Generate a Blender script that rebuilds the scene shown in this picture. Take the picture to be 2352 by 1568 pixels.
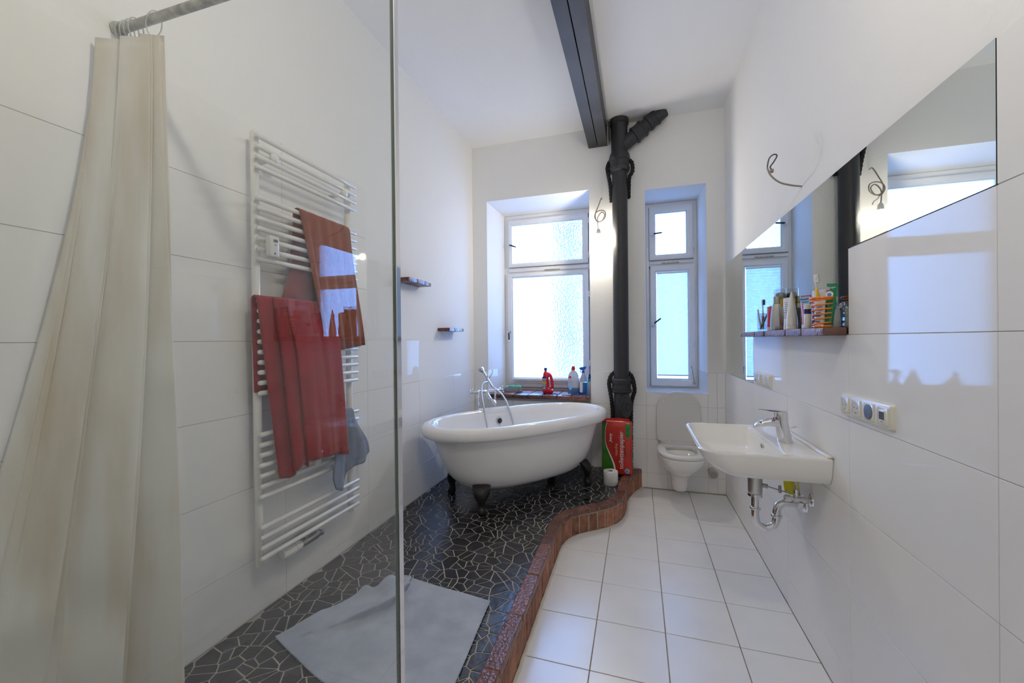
import bpy, bmesh, math, random
from mathutils import Matrix, Vector
random.seed(7)
R = math.radians
sc = bpy.context.scene
COL = sc.collection
for o in list(bpy.data.objects):
    bpy.data.objects.remove(o, do_unlink=True)

# ------------------------------------------------------------------ camera
XR, XL, YB, ZC, YFRONT = 0.715, -1.605, 3.835, 3.32, -1.3
CAM_H, F_PX = 1.35, 924.9
YAW, PITCH, ROLL = R(17.335), R(0.218), R(-0.587)
f0 = Vector((-math.sin(YAW), math.cos(YAW), 0)); r0 = Vector((math.cos(YAW), math.sin(YAW), 0)); u0 = Vector((0, 0, 1))
FW = f0 * math.cos(PITCH) - u0 * math.sin(PITCH); u2 = u0 * math.cos(PITCH) + f0 * math.sin(PITCH)
RT = r0 * math.cos(ROLL) + u2 * math.sin(ROLL); UP = u2 * math.cos(ROLL) - r0 * math.sin(ROLL)
cd = bpy.data.cameras.new('camera'); cam = bpy.data.objects.new('camera', cd); COL.objects.link(cam)
cd.sensor_width = 36.0; cd.lens = 36.0 * F_PX / 2352.0; cd.clip_start = 0.02
cam.matrix_world = Matrix(((RT.x, UP.x, -FW.x, 0), (RT.y, UP.y, -FW.y, 0), (RT.z, UP.z, -FW.z, CAM_H), (0, 0, 0, 1)))
sc.camera = cam

# ------------------------------------------------------------------ world, daylight, exposure
sc.view_settings.view_transform = 'Standard'; sc.view_settings.look = 'None'
sc.view_settings.gamma = 1.0; sc.view_settings.use_curve_mapping = False
sc.view_settings.exposure = 0.98
SKY = (0.22, 0.46, 1.0); SKY_STRENGTH = 10.5
BULB_E = 480.0      # bare bulb beside the soil pipe
CEIL_E = 320.0      # ceiling bulb near the door end
w = bpy.data.worlds.new('overcast_sky'); sc.world = w; w.use_nodes = True
bgn = w.node_tree.nodes['Background']; bgn.inputs[0].default_value = (*SKY, 1); bgn.inputs[1].default_value = SKY_STRENGTH
for n_, x0, x1, z0, z1 in (('daylight_portal', -1.42, -0.46, 0.80, 2.74), ('daylight_portal', 0.09, 0.56, 0.86, 2.70)):
    pl = bpy.data.lights.new(n_, 'AREA'); pl.shape = 'RECTANGLE'; pl.size = x1 - x0; pl.size_y = z1 - z0
    pl.cycles.is_portal = True
    po = bpy.data.objects.new(n_, pl); COL.objects.link(po); po.location = ((x0 + x1) / 2, 4.36, (z0 + z1) / 2)
    po.rotation_euler = (R(-90), 0, 0)
sc.cycles.max_bounces = 10; sc.cycles.diffuse_bounces = 9; sc.cycles.glossy_bounces = 4
sc.cycles.transmission_bounces = 6; sc.cycles.transparent_max_bounces = 12
sc.cycles.use_adaptive_sampling = True; sc.cycles.adaptive_threshold = 0.055
sc.cycles.sample_clamp_indirect = 4.0
sc.cycles.use_light_tree = False
sc.cycles.caustics_reflective = False; sc.cycles.caustics_refractive = False

# ------------------------------------------------------------------ materials
MATS = {}
def nt(name):
    m = bpy.data.materials.new(name); m.use_nodes = True
    t = m.node_tree; return m, t, t.nodes['Principled BSDF']
def mat(name, col, rough=0.5, metal=0.0, spec=0.5, var=0.0, vscale=8.0, bump=0.0, bscale=40.0, alpha=None, trans=0.0, col2=None, detail=2.0, island=0.0, coat=0.0, sheen=0.0, emit=None, estr=0.0, bdist=0.01):
    if name in MATS: return MATS[name]
    m, t, b = nt(name); N, L = t.nodes, t.links
    b.inputs['Base Color'].default_value = (*col, 1); b.inputs['Roughness'].default_value = rough
    b.inputs['Metallic'].default_value = metal; b.inputs['Specular IOR Level'].default_value = spec
    if coat: b.inputs['Coat Weight'].default_value = coat; b.inputs['Coat Roughness'].default_value = 0.05
    if sheen: b.inputs['Sheen Weight'].default_value = sheen
    if trans: b.inputs['Transmission Weight'].default_value = trans
    if emit: b.inputs['Emission Color'].default_value = (*emit, 1); b.inputs['Emission Strength'].default_value = estr
    if var or col2 or bump:
        tc = N.new('ShaderNodeTexCoord')
    last = None
    if var or col2:
        nz = N.new('ShaderNodeTexNoise'); nz.inputs['Scale'].default_value = vscale; nz.inputs['Detail'].default_value = detail
        L.new(tc.outputs['Object'], nz.inputs['Vector'])
        rp = N.new('ShaderNodeValToRGB'); rp.color_ramp.elements[0].position = 0.35; rp.color_ramp.elements[1].position = 0.68
        c2 = col2 if col2 else tuple(min(1, c * (1 - var)) for c in col)
        rp.color_ramp.elements[0].color = (*col, 1); rp.color_ramp.elements[1].color = (*c2, 1)
        L.new(nz.outputs['Fac'], rp.inputs['Fac']); last = rp.outputs['Color']
    if island:
        g = N.new('ShaderNodeNewGeometry'); mr = N.new('ShaderNodeMapRange')
        mr.inputs['To Min'].default_value = 1 - island; mr.inputs['To Max'].default_value = 1 + island
        oi = N.new('ShaderNodeObjectInfo'); ad = N.new('ShaderNodeMath'); ad.operation = 'ADD'; L.new(g.outputs['Random Per Island'], ad.inputs[0]); L.new(oi.outputs['Random'], ad.inputs[1])
        fr = N.new('ShaderNodeMath'); fr.operation = 'FRACT'; L.new(ad.outputs[0], fr.inputs[0]); L.new(fr.outputs[0], mr.inputs['Value'])
        mx = N.new('ShaderNodeMix'); mx.data_type = 'RGBA'; mx.blend_type = 'MULTIPLY'; mx.inputs['Factor'].default_value = 1
        if last: L.new(last, mx.inputs['A'])
        else: mx.inputs['A'].default_value = (*col, 1)
        L.new(mr.outputs['Result'], mx.inputs['B']); last = mx.outputs['Result']
    if last: L.new(last, b.inputs['Base Color'])
    if bump:
        n2 = N.new('ShaderNodeTexNoise'); n2.inputs['Scale'].default_value = bscale; n2.inputs['Detail'].default_value = 1.5
        L.new(tc.outputs['Object'], n2.inputs['Vector'])
        bp = N.new('ShaderNodeBump'); bp.inputs['Strength'].default_value = bump; bp.inputs['Distance'].default_value = bdist
        L.new(n2.outputs['Fac'], bp.inputs['Height']); L.new(bp.outputs['Normal'], b.inputs['Normal'])
    MATS[name] = m; return m
plaster = mat('white plaster', (0.88, 0.88, 0.87), 0.85, spec=0.2, bump=0.10, bscale=45)
ceilm = mat('ceiling paint', (0.91, 0.91, 0.905), 0.9, spec=0.2, bump=0.1, bscale=30)
wtile = mat('glossy white wall tile', (0.87, 0.87, 0.865), 0.045, spec=0.07, bump=0.03, bscale=3)
grout = mat('wall grout', (0.52, 0.50, 0.46), 0.9)
ftile = mat('satin white floor tile', (0.83, 0.83, 0.83), 0.27, spec=0.8, var=0.04, vscale=5)
fgrout = mat('floor grout', (0.33, 0.28, 0.23), 0.95, var=0.3, vscale=14)
slate = mat('dark slate mosaic', (0.010, 0.011, 0.015), 0.27, spec=0.65, col2=(0.030, 0.032, 0.038), vscale=18, island=0.5, bump=0.2, bscale=35)
mgrout = mat('mosaic grout', (0.50, 0.46, 0.39), 0.95, var=0.3, vscale=20)
brickm = mat('red brick', (0.40, 0.175, 0.10), 0.62, spec=0.4, col2=(0.24, 0.09, 0.055), vscale=22, island=0.3, bump=0.6, bscale=70)
brickt = mat('sealed dark red brick top', (0.20, 0.075, 0.05), 0.28, spec=0.5, col2=(0.11, 0.045, 0.035), vscale=30, island=0.3, bump=0.6, bscale=80)
mortar = mat('brick mortar', (0.42, 0.37, 0.30), 0.95, var=0.3, vscale=30, bump=0.4, bscale=60)
caulk = mat('white caulk', (0.62, 0.58, 0.50), 0.5)
enamel = mat('white enamel', (0.88, 0.88, 0.88), 0.08, spec=0.55)
ceramic = mat('white ceramic', (0.85, 0.84, 0.81), 0.06, spec=0.55)
seatm = mat('white toilet seat plastic', (0.70, 0.69, 0.67), 0.18)
chrome = mat('chrome', (0.78, 0.78, 0.79), 0.07, metal=1.0)
brushed = mat('brushed steel', (0.62, 0.62, 0.60), 0.28, metal=1.0)
nickel = mat('dull nickel', (0.40, 0.38, 0.35), 0.35, metal=1.0)
blackp = mat('black painted iron', (0.035, 0.036, 0.040), 0.42, spec=0.4, bump=0.15, bscale=50)
anthra = mat('anthracite paint', (0.085, 0.082, 0.080), 0.55, spec=0.25, var=0.2, vscale=5)
clawm = mat('black cast iron', (0.012, 0.011, 0.011), 0.45, bump=0.3, bscale=60)
ropem = mat('black rope', (0.012, 0.012, 0.014), 0.8)
wframe = mat('white window paint', (0.78, 0.79, 0.80), 0.32, bump=0.05, bscale=20)
radw = mat('white radiator lacquer', (0.80, 0.79, 0.76), 0.16, spec=0.55)
plastw = mat('white plastic', (0.80, 0.79, 0.75), 0.25)
plastc = mat('cream switch plastic', (0.78, 0.75, 0.66), 0.25)
socketm = mat('socket well', (0.66, 0.62, 0.52), 0.35)
darkm = mat('black rubber', (0.01, 0.01, 0.011), 0.5)
copper = mat('grey cable sheath', (0.30, 0.26, 0.21), 0.5)
galv = mat('galvanised steel', (0.52, 0.52, 0.49), 0.5, metal=0.7, var=0.5, vscale=30, bump=0.3, bscale=50)
def textile(name, c, c2=None, scale=260.0, strength=0.5, vscale=12.0, var=0.18):
    return mat(name, c, 0.95, spec=0.1, col2=c2, var=0 if c2 else var, vscale=vscale, bump=strength, bscale=scale, sheen=0.25, bdist=0.004)
redt = textile('red towelling', (0.31, 0.009, 0.018))
orat = textile('rust orange towelling', (0.27, 0.06, 0.024))
blut = textile('blue grey towelling', (0.19, 0.235, 0.34))
matt = textile('pale grey terry', (0.46, 0.51, 0.60), (0.36, 0.41, 0.50), 180, 0.6, 9)

def curtain_mat():
    m, t, b = nt('off white vinyl curtain'); N, L = t.nodes, t.links
    b.inputs['Roughness'].default_value = 0.42
    tc = N.new('ShaderNodeTexCoord'); mp = N.new('ShaderNodeMapping'); mp.inputs['Scale'].default_value = (7, 7, 0.9)
    L.new(tc.outputs['Object'], mp.inputs['Vector'])
    nz = N.new('ShaderNodeTexNoise'); nz.inputs['Scale'].default_value = 1.4; nz.inputs['Detail'].default_value = 5
    L.new(mp.outputs['Vector'], nz.inputs['Vector'])
    rp = N.new('ShaderNodeValToRGB'); e = rp.color_ramp.elements
    e[0].position = 0.42; e[0].color = (0.91, 0.905, 0.87, 1); e[1].position = 0.80; e[1].color = (0.72, 0.63, 0.48, 1)
    L.new(nz.outputs['Fac'], rp.inputs['Fac']); L.new(rp.outputs['Color'], b.inputs['Base Color'])
    tr = N.new('ShaderNodeBsdfTranslucent'); L.new(rp.outputs['Color'], tr.inputs['Color'])
    mx = N.new('ShaderNodeMixShader'); mx.inputs[0].default_value = 0.25
    L.new(b.outputs[0], mx.inputs[1]); L.new(tr.outputs[0], mx.inputs[2]); L.new(mx.outputs[0], N['Material Output'].inputs[0])
    return m
curtm = curtain_mat()

def clear_glass(name, tint, boost=1.6, rough=0.0, bump=None, haze=0.0):
    """thin architectural glass: fresnel mirror over tinted clear"""
    m, t, b = nt(name); N, L = t.nodes, t.links; N.remove(b)
    tr = N.new('ShaderNodeBsdfTransparent'); tr.inputs[0].default_value = (*tint, 1)
    gl = N.new('ShaderNodeBsdfGlossy'); gl.inputs['Roughness'].default_value = rough
    fr = N.new('ShaderNodeFresnel'); fr.inputs['IOR'].default_value = 1.5
    geo = N.new('ShaderNodeNewGeometry')
    inv = N.new('ShaderNodeMath'); inv.operation = 'SUBTRACT'; inv.inputs[0].default_value = 1.0; L.new(geo.outputs['Backfacing'], inv.inputs[1])
    m1 = N.new('ShaderNodeMath'); m1.operation = 'MULTIPLY'; m1.inputs[1].default_value = boost; m1.use_clamp = True; L.new(fr.outputs[0], m1.inputs[0])
    m2 = N.new('ShaderNodeMath'); m2.operation = 'MULTIPLY'; L.new(m1.outputs[0], m2.inputs[0]); L.new(inv.outputs[0], m2.inputs[1])
    base = tr
    if haze:
        df = N.new('ShaderNodeBsdfDiffuse'); df.inputs[0].default_value = (0.75, 0.76, 0.75, 1)
        hm = N.new('ShaderNodeMixShader'); hm.inputs[0].default_value = haze
        L.new(tr.outputs[0], hm.inputs[1]); L.new(df.outputs[0], hm.inputs[2]); base = hm
    mx = N.new('ShaderNodeMixShader'); L.new(m2.outputs[0], mx.inputs[0]); L.new(base.outputs[0], mx.inputs[1]); L.new(gl.outputs[0], mx.inputs[2])
    L.new(mx.outputs[0], N['Material Output'].inputs[0]); MATS[name] = m; return m
shglass = clear_glass('shower glass', (0.955, 0.965, 0.955), 1.4, haze=0.02)
cupglass = clear_glass('clear drinking glass', (0.86, 0.89, 0.90), 2.2, haze=0.05)
glassedge = mat('green glass edge', (0.05, 0.09, 0.06), 0.1)
mirrorm = mat('mirror silver', (0.80, 0.84, 0.82), 0.0, metal=1.0)
mirredge = mat('mirror edge', (0.03, 0.05, 0.05), 0.2)

def frosted(name, scale):
    """hammered window glass: part of the daylight passes straight, the rest is bent by the relief"""
    m, t, b = nt(name); N, L = t.nodes, t.links; N.remove(b)
    tc = N.new('ShaderNodeTexCoord')
    nz = N.new('ShaderNodeTexNoise'); nz.inputs['Scale'].default_value = scale; nz.inputs['Detail'].default_value = 0.0; L.new(tc.outputs['Object'], nz.inputs['Vector'])
    bp = N.new('ShaderNodeBump'); bp.inputs['Strength'].default_value = 1.0; bp.inputs['Distance'].default_value = 0.012; L.new(nz.outputs['Fac'], bp.inputs['Height'])
    rf = N.new('ShaderNodeBsdfRefraction'); rf.inputs['Roughness'].default_value = 0.12; rf.inputs['IOR'].default_value = 1.25; rf.inputs['Color'].default_value = (0.93, 0.96, 1.0, 1)
    L.new(bp.outputs['Normal'], rf.inputs['Normal'])
    gl = N.new('ShaderNodeBsdfGlossy'); gl.inputs['Roughness'].default_value = 0.1; L.new(bp.outputs['Normal'], gl.inputs['Normal'])
    tr = N.new('ShaderNodeBsdfTransparent'); tr.inputs[0].default_value = (0.92, 0.95, 1.0, 1)
    m1 = N.new('ShaderNodeMixShader'); m1.inputs[0].default_value = 0.55; L.new(tr.outputs[0], m1.inputs[1]); L.new(rf.outputs[0], m1.inputs[2])
    m2 = N.new('ShaderNodeMixShader'); m2.inputs[0].default_value = 0.06; L.new(m1.outputs[0], m2.inputs[1]); L.new(gl.outputs[0], m2.inputs[2])
    L.new(m2.outputs[0], N['Material Output'].inputs[0]); return m
hammered = frosted('hammered window glass', 55)
finefrost = frosted('fine frosted window glass', 160)
def paper_blind():
    m, t, b = nt('white pleated paper'); N, L = t.nodes, t.links; N.remove(b)
    tc = N.new('ShaderNodeTexCoord'); nz = N.new('ShaderNodeTexNoise'); nz.inputs['Scale'].default_value = 30
    L.new(tc.outputs['Object'], nz.inputs['Vector'])
    rp = N.new('ShaderNodeValToRGB'); rp.color_ramp.elements[0].color = (0.66, 0.68, 0.70, 1); rp.color_ramp.elements[1].color = (0.9, 0.92, 0.94, 1)
    L.new(nz.outputs['Fac'], rp.inputs['Fac'])
    d = N.new('ShaderNodeBsdfDiffuse'); tl = N.new('ShaderNodeBsdfTranslucent'); tp = N.new('ShaderNodeBsdfTransparent')
    tp.inputs[0].default_value = (0.8, 0.85, 0.95, 1)
    L.new(rp.outputs[0], d.inputs[0]); L.new(rp.outputs[0], tl.inputs[0])
    a = N.new('ShaderNodeMixShader'); a.inputs[0].default_value = 0.82; L.new(d.outputs[0], a.inputs[1]); L.new(tl.outputs[0], a.inputs[2])
    c = N.new('ShaderNodeMixShader'); c.inputs[0].default_value = 0.14; L.new(a.outputs[0], c.inputs[1]); L.new(tp.outputs[0], c.inputs[2])
    L.new(c.outputs[0], N['Material Output'].inputs[0]); return m
blindm = paper_blind()
def lampm(name, col, s):
    m, t, b = nt(name); N, L = t.nodes, t.links; N.remove(b)
    e = N.new('ShaderNodeEmission'); e.inputs[0].default_value = (*col, 1); e.inputs[1].default_value = s
    L.new(e.outputs[0], N['Material Output'].inputs[0]); return m
bulbm = lampm('glowing bulb', (1.0, 0.91, 0.76), BULB_E)
ceilbulbm = lampm('glowing ceiling bulb', (1.0, 0.92, 0.79), CEIL_E)

# ------------------------------------------------------------------ mesh helpers
class MB:
    def __init__(s): s.v = []; s.f = []
    def add(s, v, f, M=None):
        k = len(s.v)
        s.v += [tuple(M @ Vector(p)) if M else tuple(p) for p in v]
        s.f += [tuple(i + k for i in q) for q in f]; return s
    def box(s, x0, x1, y0, y1, z0, z1, M=None):
        v = [(x0, y0, z0), (x1, y0, z0), (x1, y1, z0), (x0, y1, z0), (x0, y0, z1), (x1, y0, z1), (x1, y1, z1), (x0, y1, z1)]
        return s.add(v, [(0, 3, 2, 1), (4, 5, 6, 7), (0, 1, 5, 4), (1, 2, 6, 5), (2, 3, 7, 6), (3, 0, 4, 7)], M)
    def loft(s, rings, cap0=True, cap1=True, M=None, close=False):
        n = len(rings[0]); v = [p for r in rings for p in r]; f = []
        for i in range(len(rings) - (0 if close else 1)):
            a, b = i * n, ((i + 1) % len(rings)) * n
            for j in range(n): f.append((a + j, a + (j + 1) % n, b + (j + 1) % n, b + j))
        if not close:
            if cap0: f.append(tuple(reversed(range(n))))
            if cap1: f.append(tuple(range((len(rings) - 1) * n, len(rings) * n)))
        return s.add(v, f, M)
    def lathe(s, prof, seg=24, M=None, cap0=True, cap1=True):
        rings = [[(r * math.cos(2 * math.pi * k / seg), r * math.sin(2 * math.pi * k / seg), z) for k in range(seg)] for r, z in prof]
        return s.loft(rings, cap0, cap1, M)
    def tube(s, pts, r, seg=10, M=None, closed=False, caps=True):
        P = [Vector(p) for p in pts]; n = len(P); rr = r if isinstance(r, (list, tuple)) else [r] * n
        rings = []; nrm = None
        for i in range(n):
            if closed: d = (P[(i + 1) % n] - P[i - 1])
            else: d = P[min(i + 1, n - 1)] - P[max(i - 1, 0)]
            d = d.normalized() if d.length > 1e-9 else Vector((0, 0, 1))
            if nrm is None:
                h = Vector((0, 0, 1)) if abs(d.z) < 0.9 else Vector((1, 0, 0)); nrm = d.cross(h).normalized()
            else:
                nrm = (nrm - d * nrm.dot(d)); nrm = nrm.normalized() if nrm.length > 1e-6 else d.orthogonal().normalized()
            b = d.cross(nrm)
            rings.append([tuple(P[i] + (nrm * math.cos(2 * math.pi * k / seg) + b * math.sin(2 * math.pi * k / seg)) * rr[i]) for k in range(seg)])
        return s.loft(rings, caps, caps, M, close=closed)
    def prism(s, poly, z0, z1, M=None):
        return s.loft([[(x, y, z0) for x, y in poly], [(x, y, z1) for x, y in poly]], True, True, M)
    def ball(s, c, r, seg=16, rings=10, sc_=(1, 1, 1)):
        prof = [(r * math.sin(math.pi * k / rings), -r * math.cos(math.pi * k / rings)) for k in range(1, rings)]
        M = Matrix.Translation(c) @ Matrix.Diagonal((*sc_, 1)); return s.lathe(prof, seg, M)
    def mesh(s, name, bevel=0.0, bseg=2, smooth=True, ang=35):
        me = bpy.data.meshes.new(name); me.from_pydata(s.v, [], s.f)
        bm = bmesh.new(); bm.from_mesh(me); bmesh.ops.recalc_face_normals(bm, faces=bm.faces)
        if bevel:
            ed = [e for e in bm.edges if len(e.link_faces) == 2 and e.calc_face_angle(0) > R(30)]
            bmesh.ops.bevel(bm, geom=ed, offset=bevel, segments=bseg, profile=0.5, affect='EDGES', clamp_overlap=True)
        bm.to_mesh(me); bm.free()
        if smooth: me.shade_smooth(); me.set_sharp_from_angle(angle=R(ang))
        return me
    def build(s, name, m, parent=None, bevel=0.0, bseg=2, smooth=True, ang=35):
        me = s.mesh(name, bevel, bseg, smooth, ang); me.materials.append(m); return link(name, me, parent)
def link(name, me, parent=None, loc=None):
    o = bpy.data.objects.new(name, me); COL.objects.link(o)
    if loc is not None: o.location = loc
    if parent is not None: attach(o, parent)
    return o
WLOC = {}
def attach(o, parent):
    """keep the child's world placement (nothing in the scene is rotated at object level)"""
    o.parent = parent
    o.matrix_parent_inverse = Matrix.Translation(-WLOC.get(parent.name, Vector((0, 0, 0))))
def tag(o, label, cat=None, group=None, kind=None):
    o['label'] = label
    if cat: o['category'] = cat
    if group: o['group'] = group
    if kind: o['kind'] = kind
    return o
def thing(name, label, cat, loc=(0, 0, 0), group=None, kind=None):
    o = bpy.data.objects.new(name, None); COL.objects.link(o); o.location = loc; o.empty_display_size = 0.05
    WLOC[o.name] = Vector(loc); return tag(o, label, cat, group, kind)
def T(x, y, z): return Matrix.Translation((x, y, z))
def RZ(a): return Matrix.Rotation(a, 4, 'Z')
def axes(o, x, y, z):
    x, y, z = Vector(x), Vector(y), Vector(z)
    return Matrix(((x.x, y.x, z.x, o[0]), (x.y, y.y, z.y, o[1]), (x.z, y.z, z.z, o[2]), (0, 0, 0, 1)))
def spline(pts, n=8, closed=False):
    P = [Vector(p) for p in pts]; out = []; m = len(P)
    rng = range(m if closed else m - 1)
    for i in rng:
        a = P[(i - 1) % m] if closed or i > 0 else P[0] * 2 - P[1]
        b, c = P[i], P[(i + 1) % m]
        d = P[(i + 2) % m] if closed or i + 2 < m else P[-1] * 2 - P[-2]
        for k in range(n):
            t = k / n
            out.append(0.5 * ((2 * b) + (c - a) * t + (2 * a - 5 * b + 4 * c - d) * t * t + (3 * b - a - 3 * c + d) * t ** 3))
    if not closed: out.append(P[-1])
    return out
def rrect(x0, x1, y0, y1, r, k=6, z=None):
    """rounded rectangle, counter-clockwise; r may be 4 radii (x0y0, x1y0, x1y1, x0y1)"""
    rs = r if isinstance(r, (list, tuple)) else [r] * 4
    cs = [(x0 + rs[0], y0 + rs[0], 180), (x1 - rs[1], y0 + rs[1], 270), (x1 - rs[2], y1 - rs[2], 0), (x0 + rs[3], y1 - rs[3], 90)]
    out = []
    for (cx, cy, a), q in zip(cs, rs):
        for i in range(k + 1):
            t = R(a + 90 * i / k); p = (cx + q * math.cos(t), cy + q * math.sin(t)); out.append(p if z is None else (*p, z))
    return out
def sell(l, w_, n=2.4, seg=64):
    out = []
    for i in range(seg):
        t = 2 * math.pi * i / seg; c, s_ = math.cos(t), math.sin(t)
        out.append((l * math.copysign(abs(c) ** (2 / n), c), w_ * math.copysign(abs(s_) ** (2 / n), s_)))
    return out
def text(s_, size, M, m, parent, name='lettering', depth=0.0004, align='CENTER', shear=0.0):
    cu = bpy.data.curves.new(name, 'FONT'); cu.body = s_; cu.size = size; cu.extrude = depth; cu.align_x = align; cu.align_y = 'CENTER'; cu.shear = shear
    cu.resolution_u = 3
    to = bpy.data.objects.new('tmp', cu); COL.objects.link(to)
    dg = bpy.context.evaluated_depsgraph_get(); me = bpy.data.meshes.new_from_object(to.evaluated_get(dg))
    bpy.data.objects.remove(to, do_unlink=True); me.transform(M); me.materials.clear(); me.materials.append(m); me.name = name
    return link(name, me, parent)
def cloth(name, m, parent, fn, nu, nv, thick=0.005):
    v = [tuple(fn(i / nu, j / nv)) for j in range(nv + 1) for i in range(nu + 1)]
    f = [(j * (nu + 1) + i, j * (nu + 1) + i + 1, (j + 1) * (nu + 1) + i + 1, (j + 1) * (nu + 1) + i) for j in range(nv) for i in range(nu)]
    me = bpy.data.meshes.new(name); me.from_pydata(v, [], f); me.shade_smooth(); me.materials.append(m)
    o = link(name, me, parent); md = o.modifiers.new('thickness', 'SOLIDIFY'); md.thickness = thick; md.offset = 0
    return o
def lerp(a, b, t): return a + (b - a) * t
def smooth(t): t = max(0, min(1, t)); return t * t * (3 - 2 * t)
def interp(xs, ys, x):
    if x <= xs[0]: return ys[0]
    for i in range(len(xs) - 1):
        if x <= xs[i + 1]: return lerp(ys[i], ys[i + 1], (x - xs[i]) / (xs[i + 1] - xs[i]))
    return ys[-1]
# ------------------------------------------------------------------ the room
G = 0.003
# white floor: grout bed with one tile object per tile
fl = tag(MB().box(-1.7, XR + .1, YFRONT - .1, 4.42, -0.08, -0.003).build('floor', fgrout, smooth=False), 'white square floor tiles with brown grout beside the brick curb', 'floor', kind='structure')
FX = [-0.5065, -0.199, 0.110, 0.416, XR]
FY = [2.585 - .3105 * k for k in range(-4, 13)]; FY = [YB] + FY
tcache = {}
def tile_mesh(w_, h_, axis, m, th=0.008, bev=0.0012):
    key = (round(w_, 4), round(h_, 4), axis, m.name)
    if key not in tcache:
        b = MB()
        if axis == 'Z': b.box(-w_ / 2, w_ / 2, -h_ / 2, h_ / 2, -th, 0)
        elif axis == 'X+': b.box(-th, 0, -w_ / 2, w_ / 2, -h_ / 2, h_ / 2)
        elif axis == 'X-': b.box(0, th, -w_ / 2, w_ / 2, -h_ / 2, h_ / 2)
        else: b.box(-w_ / 2, w_ / 2, 0, th, -h_ / 2, h_ / 2)
        me = b.mesh('tile', bev, 1); me.materials.append(m); tcache[key] = me
    return tcache[key]
for i in range(4):
    for j in range(len(FY) - 1):
        x0, x1, y1, y0 = FX[i], FX[i + 1], FY[j], FY[j + 1]
        if y1 - y0 < .05: continue
        link('tile', tile_mesh(round(x1 - x0 - .004, 4), round(y1 - y0 - .004, 4), 'Z', ftile), fl, ((x0 + x1) / 2, (y0 + y1) / 2, 0))

PT = 0.155  # height of the raised platform
# brick curb path, outer face, from the back wall towards the camera
cpts = [(0.027, 3.832), (-0.045, 3.66), (-0.092, 3.47), (-0.100, 3.24), (-0.135, 3.06), (-0.212, 2.945), (-0.30, 2.865), (-0.395, 2.785), (-0.455, 2.70), (-0.483, 2.60), (-0.487, 2.45), (-0.486, 2.3), (-0.484, 2.0), (-0.481, 1.65), (-0.479, 1.3), (-0.479, 0.6), (-0.479, 0.0), (-0.479, -0.65), (-0.479, YFRONT)]
cp = spline([(x, y, 0) for x, y in cpts], 14)
acc = [0.0]
for a, b in zip(cp, cp[1:]): acc.append(acc[-1] + (b - a).length)
def cat_(s_):
    s_ = max(0, min(acc[-1], s_))
    for i in range(len(acc) - 1):
        if s_ <= acc[i + 1]:
            t = (s_ - acc[i]) / max(1e-9, acc[i + 1] - acc[i]); p = cp[i].lerp(cp[i + 1], t)
            d = (cp[min(i + 2, len(cp) - 1)] - cp[max(i - 1, 0)]).normalized(); return p, Vector((d.y, -d.x, 0))
    return cp[-1], Vector((-1, 0, 0))
CW = 0.064
def curb_ring(s_, o0, o1):   # points outer (offset o0 towards the room) and inner (o1 towards the platform)
    p, n = cat_(s_); return p - n * o0, p + n * o1
test_n = cat_(3.0)[1]
SGN = 1 if test_n.x < 0 else -1
def coff(s_, d):  # d>0 goes into the platform
    p, n = cat_(s_); return p + n * (SGN * d)
# s where the straight run begins
s_straight = next(acc[i] for i in range(len(cp)) if cp[i].y < 2.55)
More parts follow.
